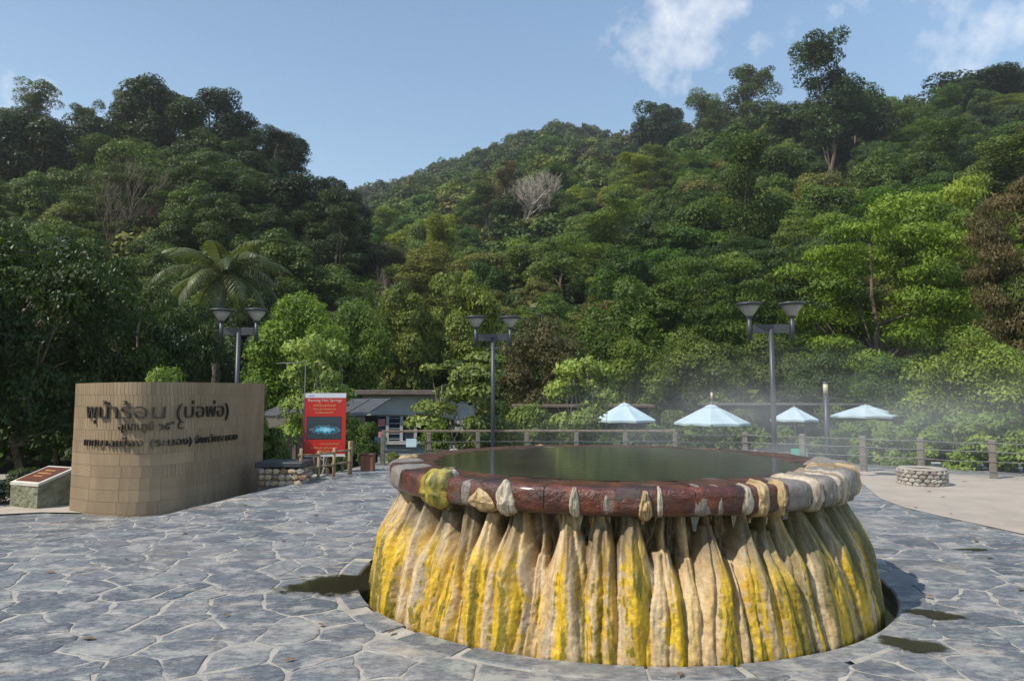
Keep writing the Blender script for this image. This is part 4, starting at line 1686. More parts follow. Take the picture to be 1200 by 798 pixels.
# ================================================================ PARASOLS
def build_parasols():
    mc, N, L, bs = new_mat('pale_blue_canvas')
    n = noise_node(N, L, 2, 4)
    L.new(ramp(N, L, n.outputs['Fac'], [(.3, (.46, .60, .66)), (.7, (.55, .68, .73))]), bs.inputs['Base Color'])
    bs.inputs['Roughness'].default_value = .85
    tr = N.new('ShaderNodeBsdfTranslucent')
    tr.inputs['Color'].default_value = (.45, .68, .75, 1)
    ms = N.new('ShaderNodeMixShader')
    ms.inputs[0].default_value = .25
    L.new(bs.outputs[0], ms.inputs[1])
    L.new(tr.outputs[0], ms.inputs[2])
    L.new(ms.outputs[0], N['Material Output'].inputs['Surface'])
    wood = pmat('parasol_pole', (.25, .2, .14), None, 5, .6, .1, 30)
    rs = np.random.default_rng(3)
    for i, (px, top, edge, hw, d, lab) in enumerate(((732, 472, 492, 38, 23.5, 'leftmost pale blue parasol beyond the fence'), (834, 474, 495.5, 43, 22.0, 'widest pale blue parasol, second from the left beyond the fence'),
                                                     (931, 477, 491.5, 28, 26.0, 'smallest pale blue parasol, just right of the tall lamp post'), (1015, 474.5, 487, 38, 25.0, 'flattest greyish blue parasol at the right end of the row'))):
        c = at(px, edge, d)
        r = hw / 800 * d
        h = at(px, top, d).z - c.z
        zb = float(terrain(c.x, d))
        T = thing('parasol', lab, 'parasol', (c.x, d, zb), R(10 + 17 * i), 'pale blue parasols in the lower garden')
        e = c.z - zb
        n = 8
        vs, fs = [], []
        rings = [(0.10, 1.0), (.35, .74), (.7, .34), (1.0, 0)]
        for k, (fr, fz) in enumerate(rings):
            for q in range(n * 2):
                a = 2 * PI * q / (n * 2)
                sag = 0 if q % 2 == 0 else -.045 * fr
                rad = r * fr * (1 if q % 2 == 0 else math.cos(PI / n) * .985)
                vs.append((rad * math.cos(a), rad * math.sin(a), e + h * .93 * fz + sag * (1 if k < 3 else -.4)))
        m = n * 2
        for k in range(3):
            for q in range(m):
                q2 = (q + 1) % m
                fs.append((k * m + q, k * m + q2, (k + 1) * m + q2, (k + 1) * m + q))
        # valance
        b = len(vs)
        for q in range(m):
            x, y, z = vs[3 * m + q]
            vs.append((x * .995, y * .995, z - .07))
        for q in range(m):
            q2 = (q + 1) % m
            fs.append((3 * m + q, 3 * m + q2, b + q2, b + q))
        MB().add(vs, fs).link('canopy', mc, T)
        MB().lathe([(.20 * r, e + h * .86), (.1 * r, e + h * .97), (.0, e + h)], 8, smooth=False).link('vent_cap', mc, T)
        MB().tube([(0, 0, 0), (0, 0, e + h + .05)], .03, 10).link('pole', wood, T)
        for q in range(n):
            a = 2 * PI * q / n
            MB().tube([(.04 * math.cos(a), .04 * math.sin(a), e + h * .9), (r * .97 * math.cos(a), r * .97 * math.sin(a), e - .012)], .011, 5, False).link('rib', wood, T)
        MB().lathe([(0, .1), (.26, .1), (.28, .06), (.28, -.02)], 16).link('base', M_CONC, T)


build_parasols()


# ================================================================ BUILDINGS
def build_buildings():
    # grey service house with a flat roof
    d = 24.0
    x0, x1 = at(424, 500, d).x, at(548, 500, d).x
    zr = at(500, 462, d).z
    zb = -1.4
    T = thing('grey_house', 'flat-roofed grey house with dark windows behind the fence', 'house', ((x0 + x1) / 2, d, zb))
    o = T.location
    h = zr - zb
    w = x1 - x0
    mw = pmat('grey_render', (.42, .42, .405), (.32, .32, .31), 2.5, .9, .3, 40, .006)
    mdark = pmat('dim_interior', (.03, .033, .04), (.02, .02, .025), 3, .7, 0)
    wl, wr = at(437, 500, d).x - o.x, at(503, 500, d).x - o.x
    wt, wb = at(470, 486, d).z - zb, at(470, 518.5, d).z - zb
    # front wall round the window
    dep = .2
    mb = MB()
    mb.box((((-w / 2) + wl) / 2, dep / 2, h / 2), (wl + w / 2, dep, h))
    mb.box(((wr + w / 2) / 2, dep / 2, h / 2), (w / 2 - wr, dep, h))
    mb.box(((wl + wr) / 2, dep / 2, (wt + h) / 2), (wr - wl, dep - .004, h - wt))
    mb.box(((wl + wr) / 2, dep / 2, wb / 2), (wr - wl, dep - .004, wb))
    mb.link('front_wall', mw, T)
    MB().box((0, 4.2, h / 2), (w, .2, h)).link('rear_wall', mw, T)
    for sx in (-1, 1):
        MB().box((sx * (w / 2 - .1), 2.2, h / 2), (.2, 3.6, h)).link('side_wall', mw, T)
    MB().box((0, 2.0, h + .07), (w + .4, 4.7, .16), 0, .01).link('roof', pmat('roof_fascia', (.16, .13, .11), (.10, .085, .07), 4, .85, .3, 30), T)
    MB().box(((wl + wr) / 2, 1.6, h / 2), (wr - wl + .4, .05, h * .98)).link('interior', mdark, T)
    mg, N, L, bs = new_mat('window_glass')
    setin(bs, Roughness=.05)
    bs.inputs['Base Color'].default_value = (.03, .04, .055, 1)
    white = pmat('white_frame', (.42, .42, .41), (.34, .34, .33), 4, .6, .1, 40)
    n = 4
    pw = (wr - wl) / n
    for k in range(n):
        cx = wl + pw * (k + .5)
        F = MB()
        fr = .05
        for sx in (-1, 1):
            F.box((sx * (pw / 2 - fr / 2 - .002), 0, 0), (fr, .06, wt - wb))
        F.box((0, 0, (wt - wb) / 2 - fr / 2), (pw - 2 * fr - .006, .058, fr))
        F.box((0, 0, -(wt - wb) / 2 + fr / 2), (pw - 2 * fr - .006, .058, fr))
        f = F.link('window', white, T, Vector((cx, .10, (wt + wb) / 2)))
        if k < 3:
            MB().box((0, .012, 0), (pw - .1, .008, wt - wb - .1)).link('pane', mg, f)
        if k == 0:
            for zz in (.2, -.24):
                MB().box((.02, -.002, zz), (pw * .56, .006, .26)).link('notice', pmat('pink_notice', (.62, .22, .2), None, 3, .6, 0), f)
        if k == 1:
            for q in range(5):
                MB().box((0, -.012, -.36 + q * .18), (pw - .11, .02, .02)).link('louvre', white, f)
    MB().box(((wl + wr) / 2, -.05, wb - .03), (wr - wl + .16, .14, .06)).link('sill', white, T)
    # low block that carries on to the right behind the trees
    d2 = 27.5
    xa, xb = at(604, 500, d2).x, at(760, 500, d2).x
    zt = at(680, 477, d2).z
    T = thing('long_shed', 'long low dark shed roof half hidden behind the saplings and leftmost parasol', 'shed', ((xa + xb) / 2, d2, -1.4))
    w2, h2 = xb - xa, zt + 1.4
    MB().box((0, 1.2, h2 / 2), (w2, 2.4, h2)).link('wall', pmat('dark_boards', (.10, .085, .07), (.06, .05, .04), 5, .9, .3, 30, stretch=(1, 1, .2)), T)
    MB().box((0, 1.0, h2 + .05), (w2 + .3, 3.2, .1), 0, .01).link('roof', pmat('brown_sheet_roof', (.17, .12, .085), (.10, .07, .05), 5, .8, .3, 30), T)
    d3 = 29.0
    xa, xb = at(838, 500, d3).x, at(1075, 500, d3).x
    zt = at(950, 475, d3).z
    T = thing('low_wall_building', 'long low grey building behind the three right parasols', 'building', ((xa + xb) / 2, d3, -1.4))
    w2, h2 = xb - xa, zt + 1.4
    MB().box((0, 1.2, h2 / 2), (w2, 2.4, h2)).link('wall', pmat('dark_grey_render', (.06, .062, .058), (.04, .042, .04), 4, .9, .3, 30), T)
    MB().box((0, 1.0, h2 + .04), (w2 + .3, 3.0, .08), 0, .01).link('roof', pmat('grey_sheet_roof', (.14, .135, .12), (.09, .09, .08), 5, .8, .3, 30), T)
    # open shed with a sheet roof on the left
    d4 = 19.5
    xa, xb = at(300, 490, d4).x, at(427, 490, d4).x
    ze, zr = at(360, 487, d4).z, at(360, 467, d4 + 2.2).z
    T = thing('open_shed', 'lean-to shed with a dark sheet roof behind the red poster', 'shed', ((xa + xb) / 2, d4, -1.2))
    wd = xb - xa
    e, rdg = ze + 1.2, zr + 1.2
    mroof = pmat('dark_sheet_roof', (.075, .075, .078), (.05, .05, .053), 4, .6, .2, 30)
    npan = 5
    for k in range(npan):
        a, b = -wd / 2 + wd * k / npan, -wd / 2 + wd * (k + 1) / npan - .04
        MB().add([(a, 0, e), (b, 0, e), (b + .35, 2.2, rdg), (a + .35, 2.2, rdg), (a, 0, e - .04), (b, 0, e - .04), (b + .35, 2.2, rdg - .04), (a + .35, 2.2, rdg - .04)],
                 [(0, 1, 2, 3), (7, 6, 5, 4), (0, 4, 5, 1), (1, 5, 6, 2), (2, 6, 7, 3), (3, 7, 4, 0)]).link('roof_panel', mroof, T)
        MB().add([(b - .005, -.01, e + .02), (b + .045, -.01, e + .02), (b + .395, 2.2, rdg + .02), (b + .345, 2.2, rdg + .02), (b - .005, -.01, e - .06), (b + .045, -.01, e - .06)],
                 [(0, 1, 2, 3), (0, 4, 5, 1)]).link('batten', M_STEEL, T)
    MB().box((0, .06, e - .20), (wd, .1, .30)).link('eaves_board', pmat('eaves_board', (.24, .21, .17), None, 5, .8, .2, 30), T)
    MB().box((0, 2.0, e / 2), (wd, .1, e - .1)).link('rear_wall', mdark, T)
    for k in range(4):
        MB().box((-wd / 2 + .1 + (wd - .2) * k / 3, .18, (e - .36) / 2), (.1, .1, e - .36)).link('post', M_WOODGREY, T)


build_buildings()

# ================================================================ VEGETATION
def unit(v):
    return v / (np.linalg.norm(v, axis=-1, keepdims=True) + 1e-9)


def cards(rs, clumps, n, size, aspect=.45, up=.35, jit=.45, droop=.25, fold=.12, sizevar=.35, shell=.62, lower=.3):
    """Leaf faces spread over clumps (cx, cy, cz, r, flat): two triangles each, folded on the midrib."""
    cl = np.asarray(clumps, float)
    w = cl[:, 3] ** 2
    idx = rs.choice(len(cl), n, p=w / w.sum())
    d = unit(rs.normal(size=(n, 3)))
    flip = (d[:, 2] < 0) & (rs.random(n) > lower)
    d[flip, 2] *= -1
    c = cl[idx]
    rr = c[:, 3] * (shell + (1.08 - shell) * rs.random(n) ** .6)
    p = c[:, :3] + d * rr[:, None] * np.stack([np.ones(n), np.ones(n), c[:, 4]], -1)
    nn = unit(d + np.array([0, 0, up]) + jit * rs.normal(size=(n, 3)))
    bad = (nn * d).sum(-1) < 0
    nn[bad] *= -1
    t = unit(np.cross(nn, rs.normal(size=(n, 3))))
    t = unit(t - np.array([0, 0, droop]))
    b = unit(np.cross(nn, t))
    L_ = size * (1 + sizevar * rs.normal(size=(n, 1))).clip(.4, 2)
    W_ = L_ * aspect
    tip = p + t * L_ * .5
    base = p - t * L_ * .5
    nf = np.cross(t, b)
    s1 = p + b * W_ * .5 - nf * L_ * fold * .5
    s2 = p - b * W_ * .5 - nf * L_ * fold * .5
    v = np.stack([base, s1, tip, s2], 1).reshape(-1, 3)
    k = np.arange(n)[:, None] * 4
    f = np.concatenate([k + [0, 1, 2], k + [0, 2, 3]], 1).reshape(-1, 3)
    ct = rs.normal(.5, .2, len(cl))
    tint = np.clip(ct[idx] + rs.normal(0, .11, n), 0, 1)
    return v, f, np.repeat(tint, 4)


def limb(mb, rs, a, b, r0, r1, n=5, sides=6, sag=.12):
    a, b = Vector(a), Vector(b)
    L_ = (b - a).length
    off = Vector(rs.normal(0, sag * L_ * .5, 3))
    pts = []
    for i in range(n + 1):
        t = i / n
        pts.append(a.lerp(b, t) + off * math.sin(PI * t) * .5 + Vector(rs.normal(0, .012 * L_, 3)) * (0 < i < n))
    mb.tube(pts, [r0 + (r1 - r0) * (i / n) ** .8 for i in range(n + 1)], sides, False)
    return pts


class Proto:
    pass


def make_proto(name, seed, H, Rc, clumps, ncards, size, mat=None, bark=None, trunk_r=.22, multi=1, limbs=9, zlow=.3, **kw):
    rs = np.random.default_rng(seed)
    P = Proto()
    v, f, t = cards(rs, clumps, ncards, size, **kw)
    P.v, P.f, P.t = v, f, t
    P.crown = np_mesh(name + '_crown', v, f, mat or M_LEAF, False, {'tint': ('POINT', 'FLOAT', t)})
    mb = MB()
    cz = max(c[2] for c in clumps)
    for m in range(multi):
        bx, by = (0, 0) if multi == 1 else rs.normal(0, .16 * Rc * .35, 2)
        topz = cz * rs.uniform(.75, .95)
        top = (rs.normal(0, .16 * Rc) + bx * 3, rs.normal(0, .16 * Rc) + by * 3, topz)
        spine = limb(mb, rs, (bx, by, -.8), top, trunk_r, trunk_r * .28, 8, 8, .06)
        for k in range(max(2, limbs // multi)):
            c = clumps[rs.integers(len(clumps))]
            s = spine[min(len(spine) - 2, 2 + int(rs.random() * (len(spine) - 3)))]
            if s.z > c[2]:
                s = spine[3]
            limb(mb, rs, s, (c[0], c[1], c[2]), trunk_r * .42, trunk_r * .08, 4, 5)
    tmp = mb.link(name + '_trunk', bark or M_BARK)
    P.trunk = tmp.data
    bpy.data.objects.remove(tmp)
    P.H, P.R = H, Rc
    return P


def round_clumps(rs, n, cz, rx, rz, r0, r1, flat=.8, bottom=-.7):
    out_ = []
    for k in range(n):
        while True:
            d = unit(rs.normal(size=3))
            if d[2] > bottom:
                break
        q = rs.uniform(.55, 1.0)
        out_.append((d[0] * rx * q, d[1] * rx * q, cz + d[2] * rz * q, rs.uniform(r0, r1), flat))
    return out_


def g(seed):
    return np.random.default_rng(seed)


FOREST = []
for k in range(6):
    rs = g(100 + k)
    n = int(rs.integers(40, 64))
    rx, rz = rs.uniform(3.0, 4.0), rs.uniform(2.8, 4.2)
    FOREST.append(make_proto('forest', 200 + k, 11.0, 4.8, round_clumps(rs, n, 6.4, rx, rz, .65, 1.45, rs.uniform(.75, 1.0)), 19000, .235, aspect=.55, limbs=8, trunk_r=.24, lower=.45))
MID = []
for k in range(5):
    rs = g(130 + k)
    n = int(rs.integers(44, 66))
    MID.append(make_proto('mid', 230 + k, 8.0, 3.5, round_clumps(rs, n, 4.5, rs.uniform(2.2, 2.9), rs.uniform(2.3, 3.0), .42, 1.0, rs.uniform(.75, 1.0), -.85), 25000, .155, aspect=.5, limbs=10, trunk_r=.16))
NEAR = []
for k in range(4):
    rs = g(150 + k)
    n = int(rs.integers(44, 64))
    NEAR.append(make_proto('near', 250 + k, 5.4, 2.4, round_clumps(rs, n, 3.1, 1.7, 1.9, .38, .75, 1.0, -.9), 21000, .115, aspect=.48, limbs=12, trunk_r=.09, multi=2))
GLOSSY = []
for k in range(2):
    rs = g(160 + k)
    GLOSSY.append(make_proto('glossy', 260 + k, 7.6, 3.6, round_clumps(rs, 46, 3.9, 2.8, 3.2, .55, 1.0, .85, -.95), 30000, .145, mat=M_GLOSSLEAF, aspect=.5, limbs=10, trunk_r=.16, droop=.7, jit=.6))
FEATHER = []
for k in range(3):
    rs = g(170 + k)
    cl = []
    for q in range(120):
        z = rs.uniform(.8, 9.5)
        sp = 4.2 * math.sin(PI * min(1, (z - .6) / 10.4)) ** .7
        a, r_ = rs.uniform(0, 2 * PI), sp * rs.uniform(.35, 1)
        cl.append((r_ * math.cos(a), r_ * math.sin(a), z, rs.uniform(.6, 1.2), rs.uniform(.3, .5)))
    FEATHER.append(make_proto('feather', 270 + k, 10.0, 4.8, cl, 48000, .175, aspect=.36, limbs=14, trunk_r=.18, droop=.35, jit=.7, shell=.2))
TALL = []
for k in range(4):
    rs = g(180 + k)
    cl = []
    for q in range(75):
        z = 7.5 + 14.6 * rs.random()
        sp = (4.6 if z < 15 else 3.2) * (.45 + .55 * abs(math.sin(z * .9 + k * 1.3)))
        a, r_ = rs.uniform(0, 2 * PI), sp * rs.uniform(.1, 1)
        cl.append((r_ * math.cos(a) + math.sin(z * .5 + k) * .9, r_ * math.sin(a), z, rs.uniform(.7, 1.6), .9))
    TALL.append(make_proto('tall', 280 + k, 23.0, 5.2, cl, 24000, .27, bark=M_BARK, aspect=.5, limbs=10, trunk_r=.27, lower=.5, jit=.7))
SHRUB = []
for k in range(3):
    rs = g(190 + k)
    SHRUB.append(make_proto('shrub', 290 + k, 1.7, 1.1, round_clumps(rs, 20, .85, .75, .6, .22, .42, .85, -.6), 4200, .105, aspect=.5, limbs=6, trunk_r=.03, multi=3))
SAPLING = []
for k in range(3):
    rs = g(195 + k)
    cl = []
    for q in range(26):
        z = rs.uniform(1.3, 3.9)
        a, r_ = rs.uniform(0, 2 * PI), 1.25 * rs.uniform(.2, 1) * math.sin(PI * (z - .6) / 3.8) ** .6
        cl.append((r_ * math.cos(a), r_ * math.sin(a), z, rs.uniform(.2, .5), .75))
    SAPLING.append(make_proto('sapling', 295 + k, 4.2, 1.5, cl, 7500, .13, bark=M_PALEBARK, aspect=.45, limbs=14, trunk_r=.045, multi=4, droop=.8, shell=.3))

LIB = dict(forest=FOREST, mid=MID, near=NEAR, glossy=GLOSSY, feather=FEATHER, tall=TALL, shrub=SHRUB, sapling=SAPLING)
TRC = random.Random(77)


def plant(name, P, loc, sxy, sz, col, label, cat, group=None, rz=None):
    T = thing(name, label, cat, loc, TRC.uniform(0, 2 * PI) if rz is None else rz, group)
    T.scale = (sxy, sxy, sz)
    a = link('trunk', P.trunk, T)
    b = link('crown' if cat in ('tree', 'palm') else 'foliage', P.crown, T)
    b.color = (*col, 1)
    return T


def put(name, kind, px, d, top_py, wpx, col, label, cat='tree', base=None, which=None, group=None):
    P = LIB[kind][which if which is not None else TRC.randrange(len(LIB[kind]))]
    b = at(px, 500, d)
    zb = float(terrain(b.x, d)) if base is None else base
    if kind != 'shrub':
        zb -= .1
    h = max(.4, at(px, top_py, d).z - zb)
    r = wpx / 800 * d / 2
    return plant(name, P, (b.x, d, zb), r / P.R, h / P.H, col, label, cat, group)


DK, MD, BR, YG, OL, BN = (.030, .053, .011), (.060, .098, .014), (.09, .155, .014), (.16, .195, .018), (.105, .11, .024), (.105, .08, .038)
GRN = (.06, .125, .014)
# --- trees one can point at, near to far
put('leafy_tree', 'glossy', 20, 15.5, 250, 250, (.028, .050, .009), 'dark glossy-leaved tree filling the left edge above the stone plinth', which=0)
put('leafy_tree', 'glossy', -110, 14.0, 230, 260, (.024, .042, .009), 'dark leafy tree cut by the left edge of the view', which=1)
put('leafy_tree', 'glossy', 140, 19.0, 298, 190, (.034, .060, .010), 'glossy dark tree with hanging leaves directly behind the sign wall', which=1)
put('leafy_tree', 'glossy', 205, 21.5, 335, 120, (.034, .058, .011), 'smaller dark tree between the sign wall and the left lamp', which=0)
put('leafy_tree', 'mid', 75, 24, 262, 190, (.024, .043, .010), 'dark bushy tree behind the glossy trees at the left')
put('shrub', 'shrub', 187, 14.6, 429, 86, (.13, .19, .03), 'light green clipped-looking shrub peeping over the sign wall', 'shrub')
put('shrub', 'shrub', 296, 14.2, 438, 50, (.09, .14, .025), 'small green shrub just behind the right end of the sign wall', 'shrub')
put('leafy_tree', 'near', 348, 27.0, 344, 150, (.115, .185, .02), 'bright green bushy tree right of the left lamp')
put('leafy_tree', 'near', 415, 30.0, 352, 120, (.085, .135, .02), 'mid green dense tree behind the pale sapling')
put('sapling_tree', 'sapling', 376, 18.6, 388, 118, (.19, .26, .06), 'pale green sapling with large drooping leaves above the red poster')
put('leafy_tree', 'mid', 470, 36, 318, 120, (.11, .14, .024), 'olive green tree behind the grey house, left part')
put('leafy_tree', 'mid', 530, 38, 296, 130, (.13, .165, .024), 'yellowish round-topped tree above the grey house')
put('leafy_tree', 'near', 640, 30, 372, 125, (.085, .075, .03), 'brownish olive tree right of the middle lamp')
put('leafy_tree', 'near', 590, 33, 388, 90, (.06, .085, .022), 'dull green tree behind the middle lamp heads')
put('many_stemmed_tree', 'sapling', 545, 18.3, 410, 165, (.15, .19, .05), 'many-stemmed slender tree with sparse leaves beside the middle lamp', which=0)
put('sapling_tree', 'sapling', 686, 20.5, 414, 110, (.20, .26, .06), 'slim pale sapling left of the leftmost parasol', which=1)
put('leafy_tree', 'near', 742, 31, 398, 110, (.105, .15, .022), 'green bushy tree above the leftmost parasol')
put('leafy_tree', 'near', 820, 33, 384, 130, (.10, .135, .025), 'round mid green tree above the second parasol')
put('leafy_tree', 'near', 905, 34, 392, 110, (.08, .11, .024), 'dull green tree behind the right lamp post')
put('feathery_tree', 'feather', 1032, 38, 226, 250, (.135, .205, .020), 'large bright green feathery tree behind the right parasols', which=0)
put('feathery_tree', 'feather', 1118, 41, 205, 190, (.15, .205, .026), 'taller yellow-green feathery tree at the right', which=1)
put('feathery_tree', 'feather', 955, 50, 248, 130, (.12, .16, .03), 'pale olive feathery tree up the slope from the right lamp', which=2)
put('leafy_tree', 'near', 1140, 21.5, 386, 160, (.17, .225, .035), 'yellow-green leafy tree above the hedge at the right', which=2)
put('leafy_tree', 'near', 1222, 22.5, 398, 110, (.15, .21, .032), 'yellow-green leafy tree cut by the right edge', which=1)
put('russet_tree', 'feather', 1205, 29, 205, 150, (.098, .080, .032), 'russet brown-leaved tree at the right edge', which=1)
put('russet_tree', 'mid', 1272, 27, 230, 150, (.09, .075, .03), 'russet tree partly out of view at the right edge', which=2)
put('leafy_tree', 'mid', 1225, 28.2, 262, 120, (.085, .115, .026), 'olive green tree growing into the russet tree at the right edge', which=0)
put('leafy_tree', 'near', 1040, 29, 420, 120, (.06, .11, .02), 'low green tree behind the flattest parasol')
put('leafy_tree', 'near', 965, 31, 415, 100, (.05, .085, .02), 'low dark green tree between the two right parasols')
for px, d, top, w, c, lab in ((432, 17.6, 494, 42, (.07, .11, .02), 'small dark green bush left of the grey house window'), (512, 17.6, 487, 46, (.11, .16, .025), 'fresh green bush in front of the grey house door'),
                              (326, 14.6, 500, 34, (.08, .125, .025), 'leafy bush growing behind the stone planter'), (402, 16.4, 500, 40, (.10, .15, .03), 'bush between the red poster and the grey house'),
                              (596, 18.2, 492, 54, (.12, .15, .025), 'yellow-green bush right of the middle lamp post'), (652, 19, 488, 60, (.10, .13, .022), 'broad bush under the slim pale sapling'),
                              (462, 16.9, 528, 26, (.12, .15, .03), 'tiny bush by the left fence post'), (30, 12.5, 548, 70, (.04, .055, .016), 'low dark bush behind the stone plinth'),
                              (-40, 11.8, 545, 90, (.035, .05, .015), 'low dark bush at the left edge of the footpath'), (78, 12.8, 545, 46, (.045, .045, .018), 'low brownish bush between plinth and sign wall')):
    put('bush', 'shrub', px, d, top, w, c, lab, 'bush')


for px, d, top, w, c, lab in ((868, 25.5, 478, 70, (.07, .10, .022), 'wide dark bush between the second and third parasols'), (972, 26.5, 474, 70, (.075, .11, .022), 'round bush between the two right parasols'),
                              (1062, 24.5, 470, 80, (.10, .15, .026), 'big light bush right of the last parasol'), (786, 25.0, 480, 60, (.085, .12, .025), 'bush in the gap between the two left parasols'),
                              (690, 24.5, 476, 90, (.095, .13, .026), 'broad bush left of the first parasol'), (625, 23, 470, 80, (.10, .14, .025), 'tall bush hiding the right end of the grey house'),
                              (560, 20.5, 482, 66, (.09, .13, .028), 'bush in front of the grey house behind the middle lamp')):
    put('bush', 'shrub', px, d, top, w, c, lab, 'bush')


def tree_wall():
    """Deep shade plants behind the left trees."""
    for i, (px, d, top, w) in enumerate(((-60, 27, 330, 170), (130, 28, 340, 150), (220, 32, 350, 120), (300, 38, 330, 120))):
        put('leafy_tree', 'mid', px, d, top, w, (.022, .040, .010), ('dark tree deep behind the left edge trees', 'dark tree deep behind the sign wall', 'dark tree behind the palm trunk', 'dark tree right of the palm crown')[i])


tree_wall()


# --- hedges
def hedge(label, pts, w, col, n, size, seed):
    rs = g(seed)
    cl = []
    for (ax, ay, az, ah), (bx, by, bz, bh) in zip(pts[:-1], pts[1:]):
        L_ = math.hypot(bx - ax, by - ay)
        m = max(2, int(L_ / .22))
        for k in range(m):
            t = k / m
            x, y, z, h = ax + (bx - ax) * t, ay + (by - ay) * t, az + (bz - az) * t, ah + (bh - ah) * t
            for q in range(5):
                hh = h * rs.uniform(.1, 1.0) + (rs.normal(0, .07) if q == 0 else 0)
                cl.append((x + rs.normal(0, .1), y + rs.uniform(-w, w) * .5, z + hh * .92, rs.uniform(.16, .30), .9))
    v, f, t = cards(rs, cl, n, size, aspect=.55, lower=.5)
    T = thing('hedge', label, 'hedge', (0, 0, 0))
    o = link('foliage', np_mesh('hedge_foliage', v, f, M_LEAF, False, {'tint': ('POINT', 'FLOAT', t)}), T)
    o.color = (*col, 1)
    mb = MB()
    for (ax, ay, az, ah) in pts:
        for k in range(3):
            x, y = ax + rs.normal(0, .15), ay + rs.normal(0, .1)
            limb(mb, rs, (x, y, az - .2), (x + rs.normal(0, .1), y, az + ah * .7), .02, .008, 3, 5)
    mb.link('stems', M_BARK, T)


def hp(px, d, top):
    p = at(px, top, d)
    z = float(terrain(p.x, d)) - .05
    return (p.x, d, z, p.z - z)


hedge('leafy green hedge behind the fence on the right side', [hp(1000, 16.8, 497), hp(1060, 16.0, 490), hp(1120, 15.4, 482), hp(1190, 14.6, 484), hp(1260, 13.8, 486), hp(1340, 12.8, 486)], .9, (.12, .185, .026), 30000, .10, 5)
hedge('lower green hedge beyond the fence below the parasols', [hp(600, 20.0, 505), hp(680, 20.2, 500), hp(760, 20.3, 499), hp(850, 20.2, 500), hp(930, 20.0, 499), hp(1010, 19.5, 495)], .9, (.075, .12, .022), 26000, .13, 6)


# --- coconut palm
def build_palm():
    d = 29.0
    c = at(262, 322, d)
    zb = float(terrain(c.x, d))
    T = thing('coconut_palm', 'tall coconut palm with arching fronds above the left lamp', 'palm', (c.x - .3, d, zb))
    o = T.location
    rs = g(31)
    mb = MB()
    h = c.z - zb
    limb(mb, rs, (0, 0, -.3), (.3, 0, h), .20, .13, 12, 10, .03)
    mb.link('trunk', pmat('palm_trunk', (.16, .13, .10), (.08, .065, .05), 10, .9, .5, 18, .02, stretch=(.3, .3, 2)), T)
    hub = Vector((.3, 0, h))
    for k in range(24):
        az = 2 * PI * (k * .381966 % 1)
        el = R(78 - 95 * ((k + .5) / 24) ** .85)
        L_ = rs.uniform(2.6, 3.3) * (1 - .12 * (el > R(50)))
        dirh = Vector((math.cos(az), math.sin(az), 0))
        pts, p, e = [], hub.copy(), el
        n = 26
        for i in range(n + 1):
            pts.append(p.copy())
            p = p + (dirh * math.cos(e) + Vector((0, 0, math.sin(e)))) * (L_ / n)
            e -= R(92 + rs.uniform(-12, 18)) / n * (.4 + 1.2 * i / n)
        mb = MB()
        mb.tube(pts[::3] + [pts[-1]], [.032 * (1 - i / 10) + .006 for i in range(len(pts[::3]) + 1)], 5, False)
        V, F = [], []
        twist = rs.normal(0, .25)
        for i in range(4, n + 1):
            t = (pts[min(i + 1, n)] - pts[i - 1]).normalized()
            side = t.cross(Vector((0, 0, 1)))
            side = side.normalized() if side.length > .05 else dirh.cross(Vector((0, 0, 1)))
            nrm = side.cross(t)
            ll = .78 * math.sin(PI * (.12 + .85 * i / n)) ** .8
            for sg in (-1, 1):
                for sub in (0, .5):
                    pp = pts[i].lerp(pts[i - 1], sub)
                    dr = (side * sg * (1 + .1 * rs.normal()) + t * .55 - Vector((0, 0, 1)) * (.42 + .25 * rs.random()) + nrm * twist * sg * .3).normalized()
                    wv = t * .022
                    mid = pp + dr * ll * .5 + Vector((0, 0, .05))
                    tip = pp + dr * ll - Vector((0, 0, ll * .22))
                    b = len(V)
                    V += [pp - wv, pp + wv, mid + wv, mid - wv, tip]
                    F += [(b, b + 1, b + 2, b + 3), (b + 3, b + 2, b + 4)]
        mb.add(V, F)
        nv = len(mb.v)
        fo = mb.link('frond', M_GLOSSLEAF, T)
        a = fo.data.attributes.new('tint', 'FLOAT', 'POINT')
        a.data.foreach_set('value', np.full(nv, rs.uniform(.25, .8), np.float32))
        fo.color = (.095, .115, .05, 1)


build_palm()


# --- bare trees
def bare_tree(name, label, loc, H, spread, seed, mat, levels=5, forks=4, r0=.25, lean=0.0, thin=.5):
    rs = g(seed)
    T = thing(name, label, 'tree', loc)
    big, fine = MB(), MB()

    def grow(p, d, L_, r, lev):
        n = 4
        pts = [p]
        q = p
        dd = d
        for i in range(n):
            dd = (dd + Vector(rs.normal(0, .12, 3)) + Vector((0, 0, .15))).normalized()
            q = q + dd * (L_ / n)
            pts.append(q)
        (big if lev < 2 else fine).tube(pts, [r * (1 - .45 * i / n) for i in range(n + 1)], 6 if lev < 2 else 3, False)
        if lev >= levels:
            return
        for k in range(forks if lev else forks + 1):
            ax = Vector(rs.normal(0, 1, 3))
            nd = (dd + (ax - dd * ax.dot(dd)).normalized() * spread * rs.uniform(.5, 1.15)).normalized()
            st = pts[2 + int(rs.random() * 3)] if lev else pts[1 + int(rs.random() * 4)]
            grow(st, nd, L_ * rs.uniform(.58, .78), r * thin, lev + 1)
    grow(Vector((0, 0, -.5)), Vector((lean, 0, 1)).normalized(), H * .42, r0, 0)
    zmax = max(max(v[2] for v in big.v), max((v[2] for v in fine.v), default=0))
    k = H / zmax
    for m in (big, fine):
        m.v = [(x * k, y * k, z * k) for x, y, z in m.v]
    big.link('trunk', mat, T)
    fine.link('twigs', mat, T)
    return T


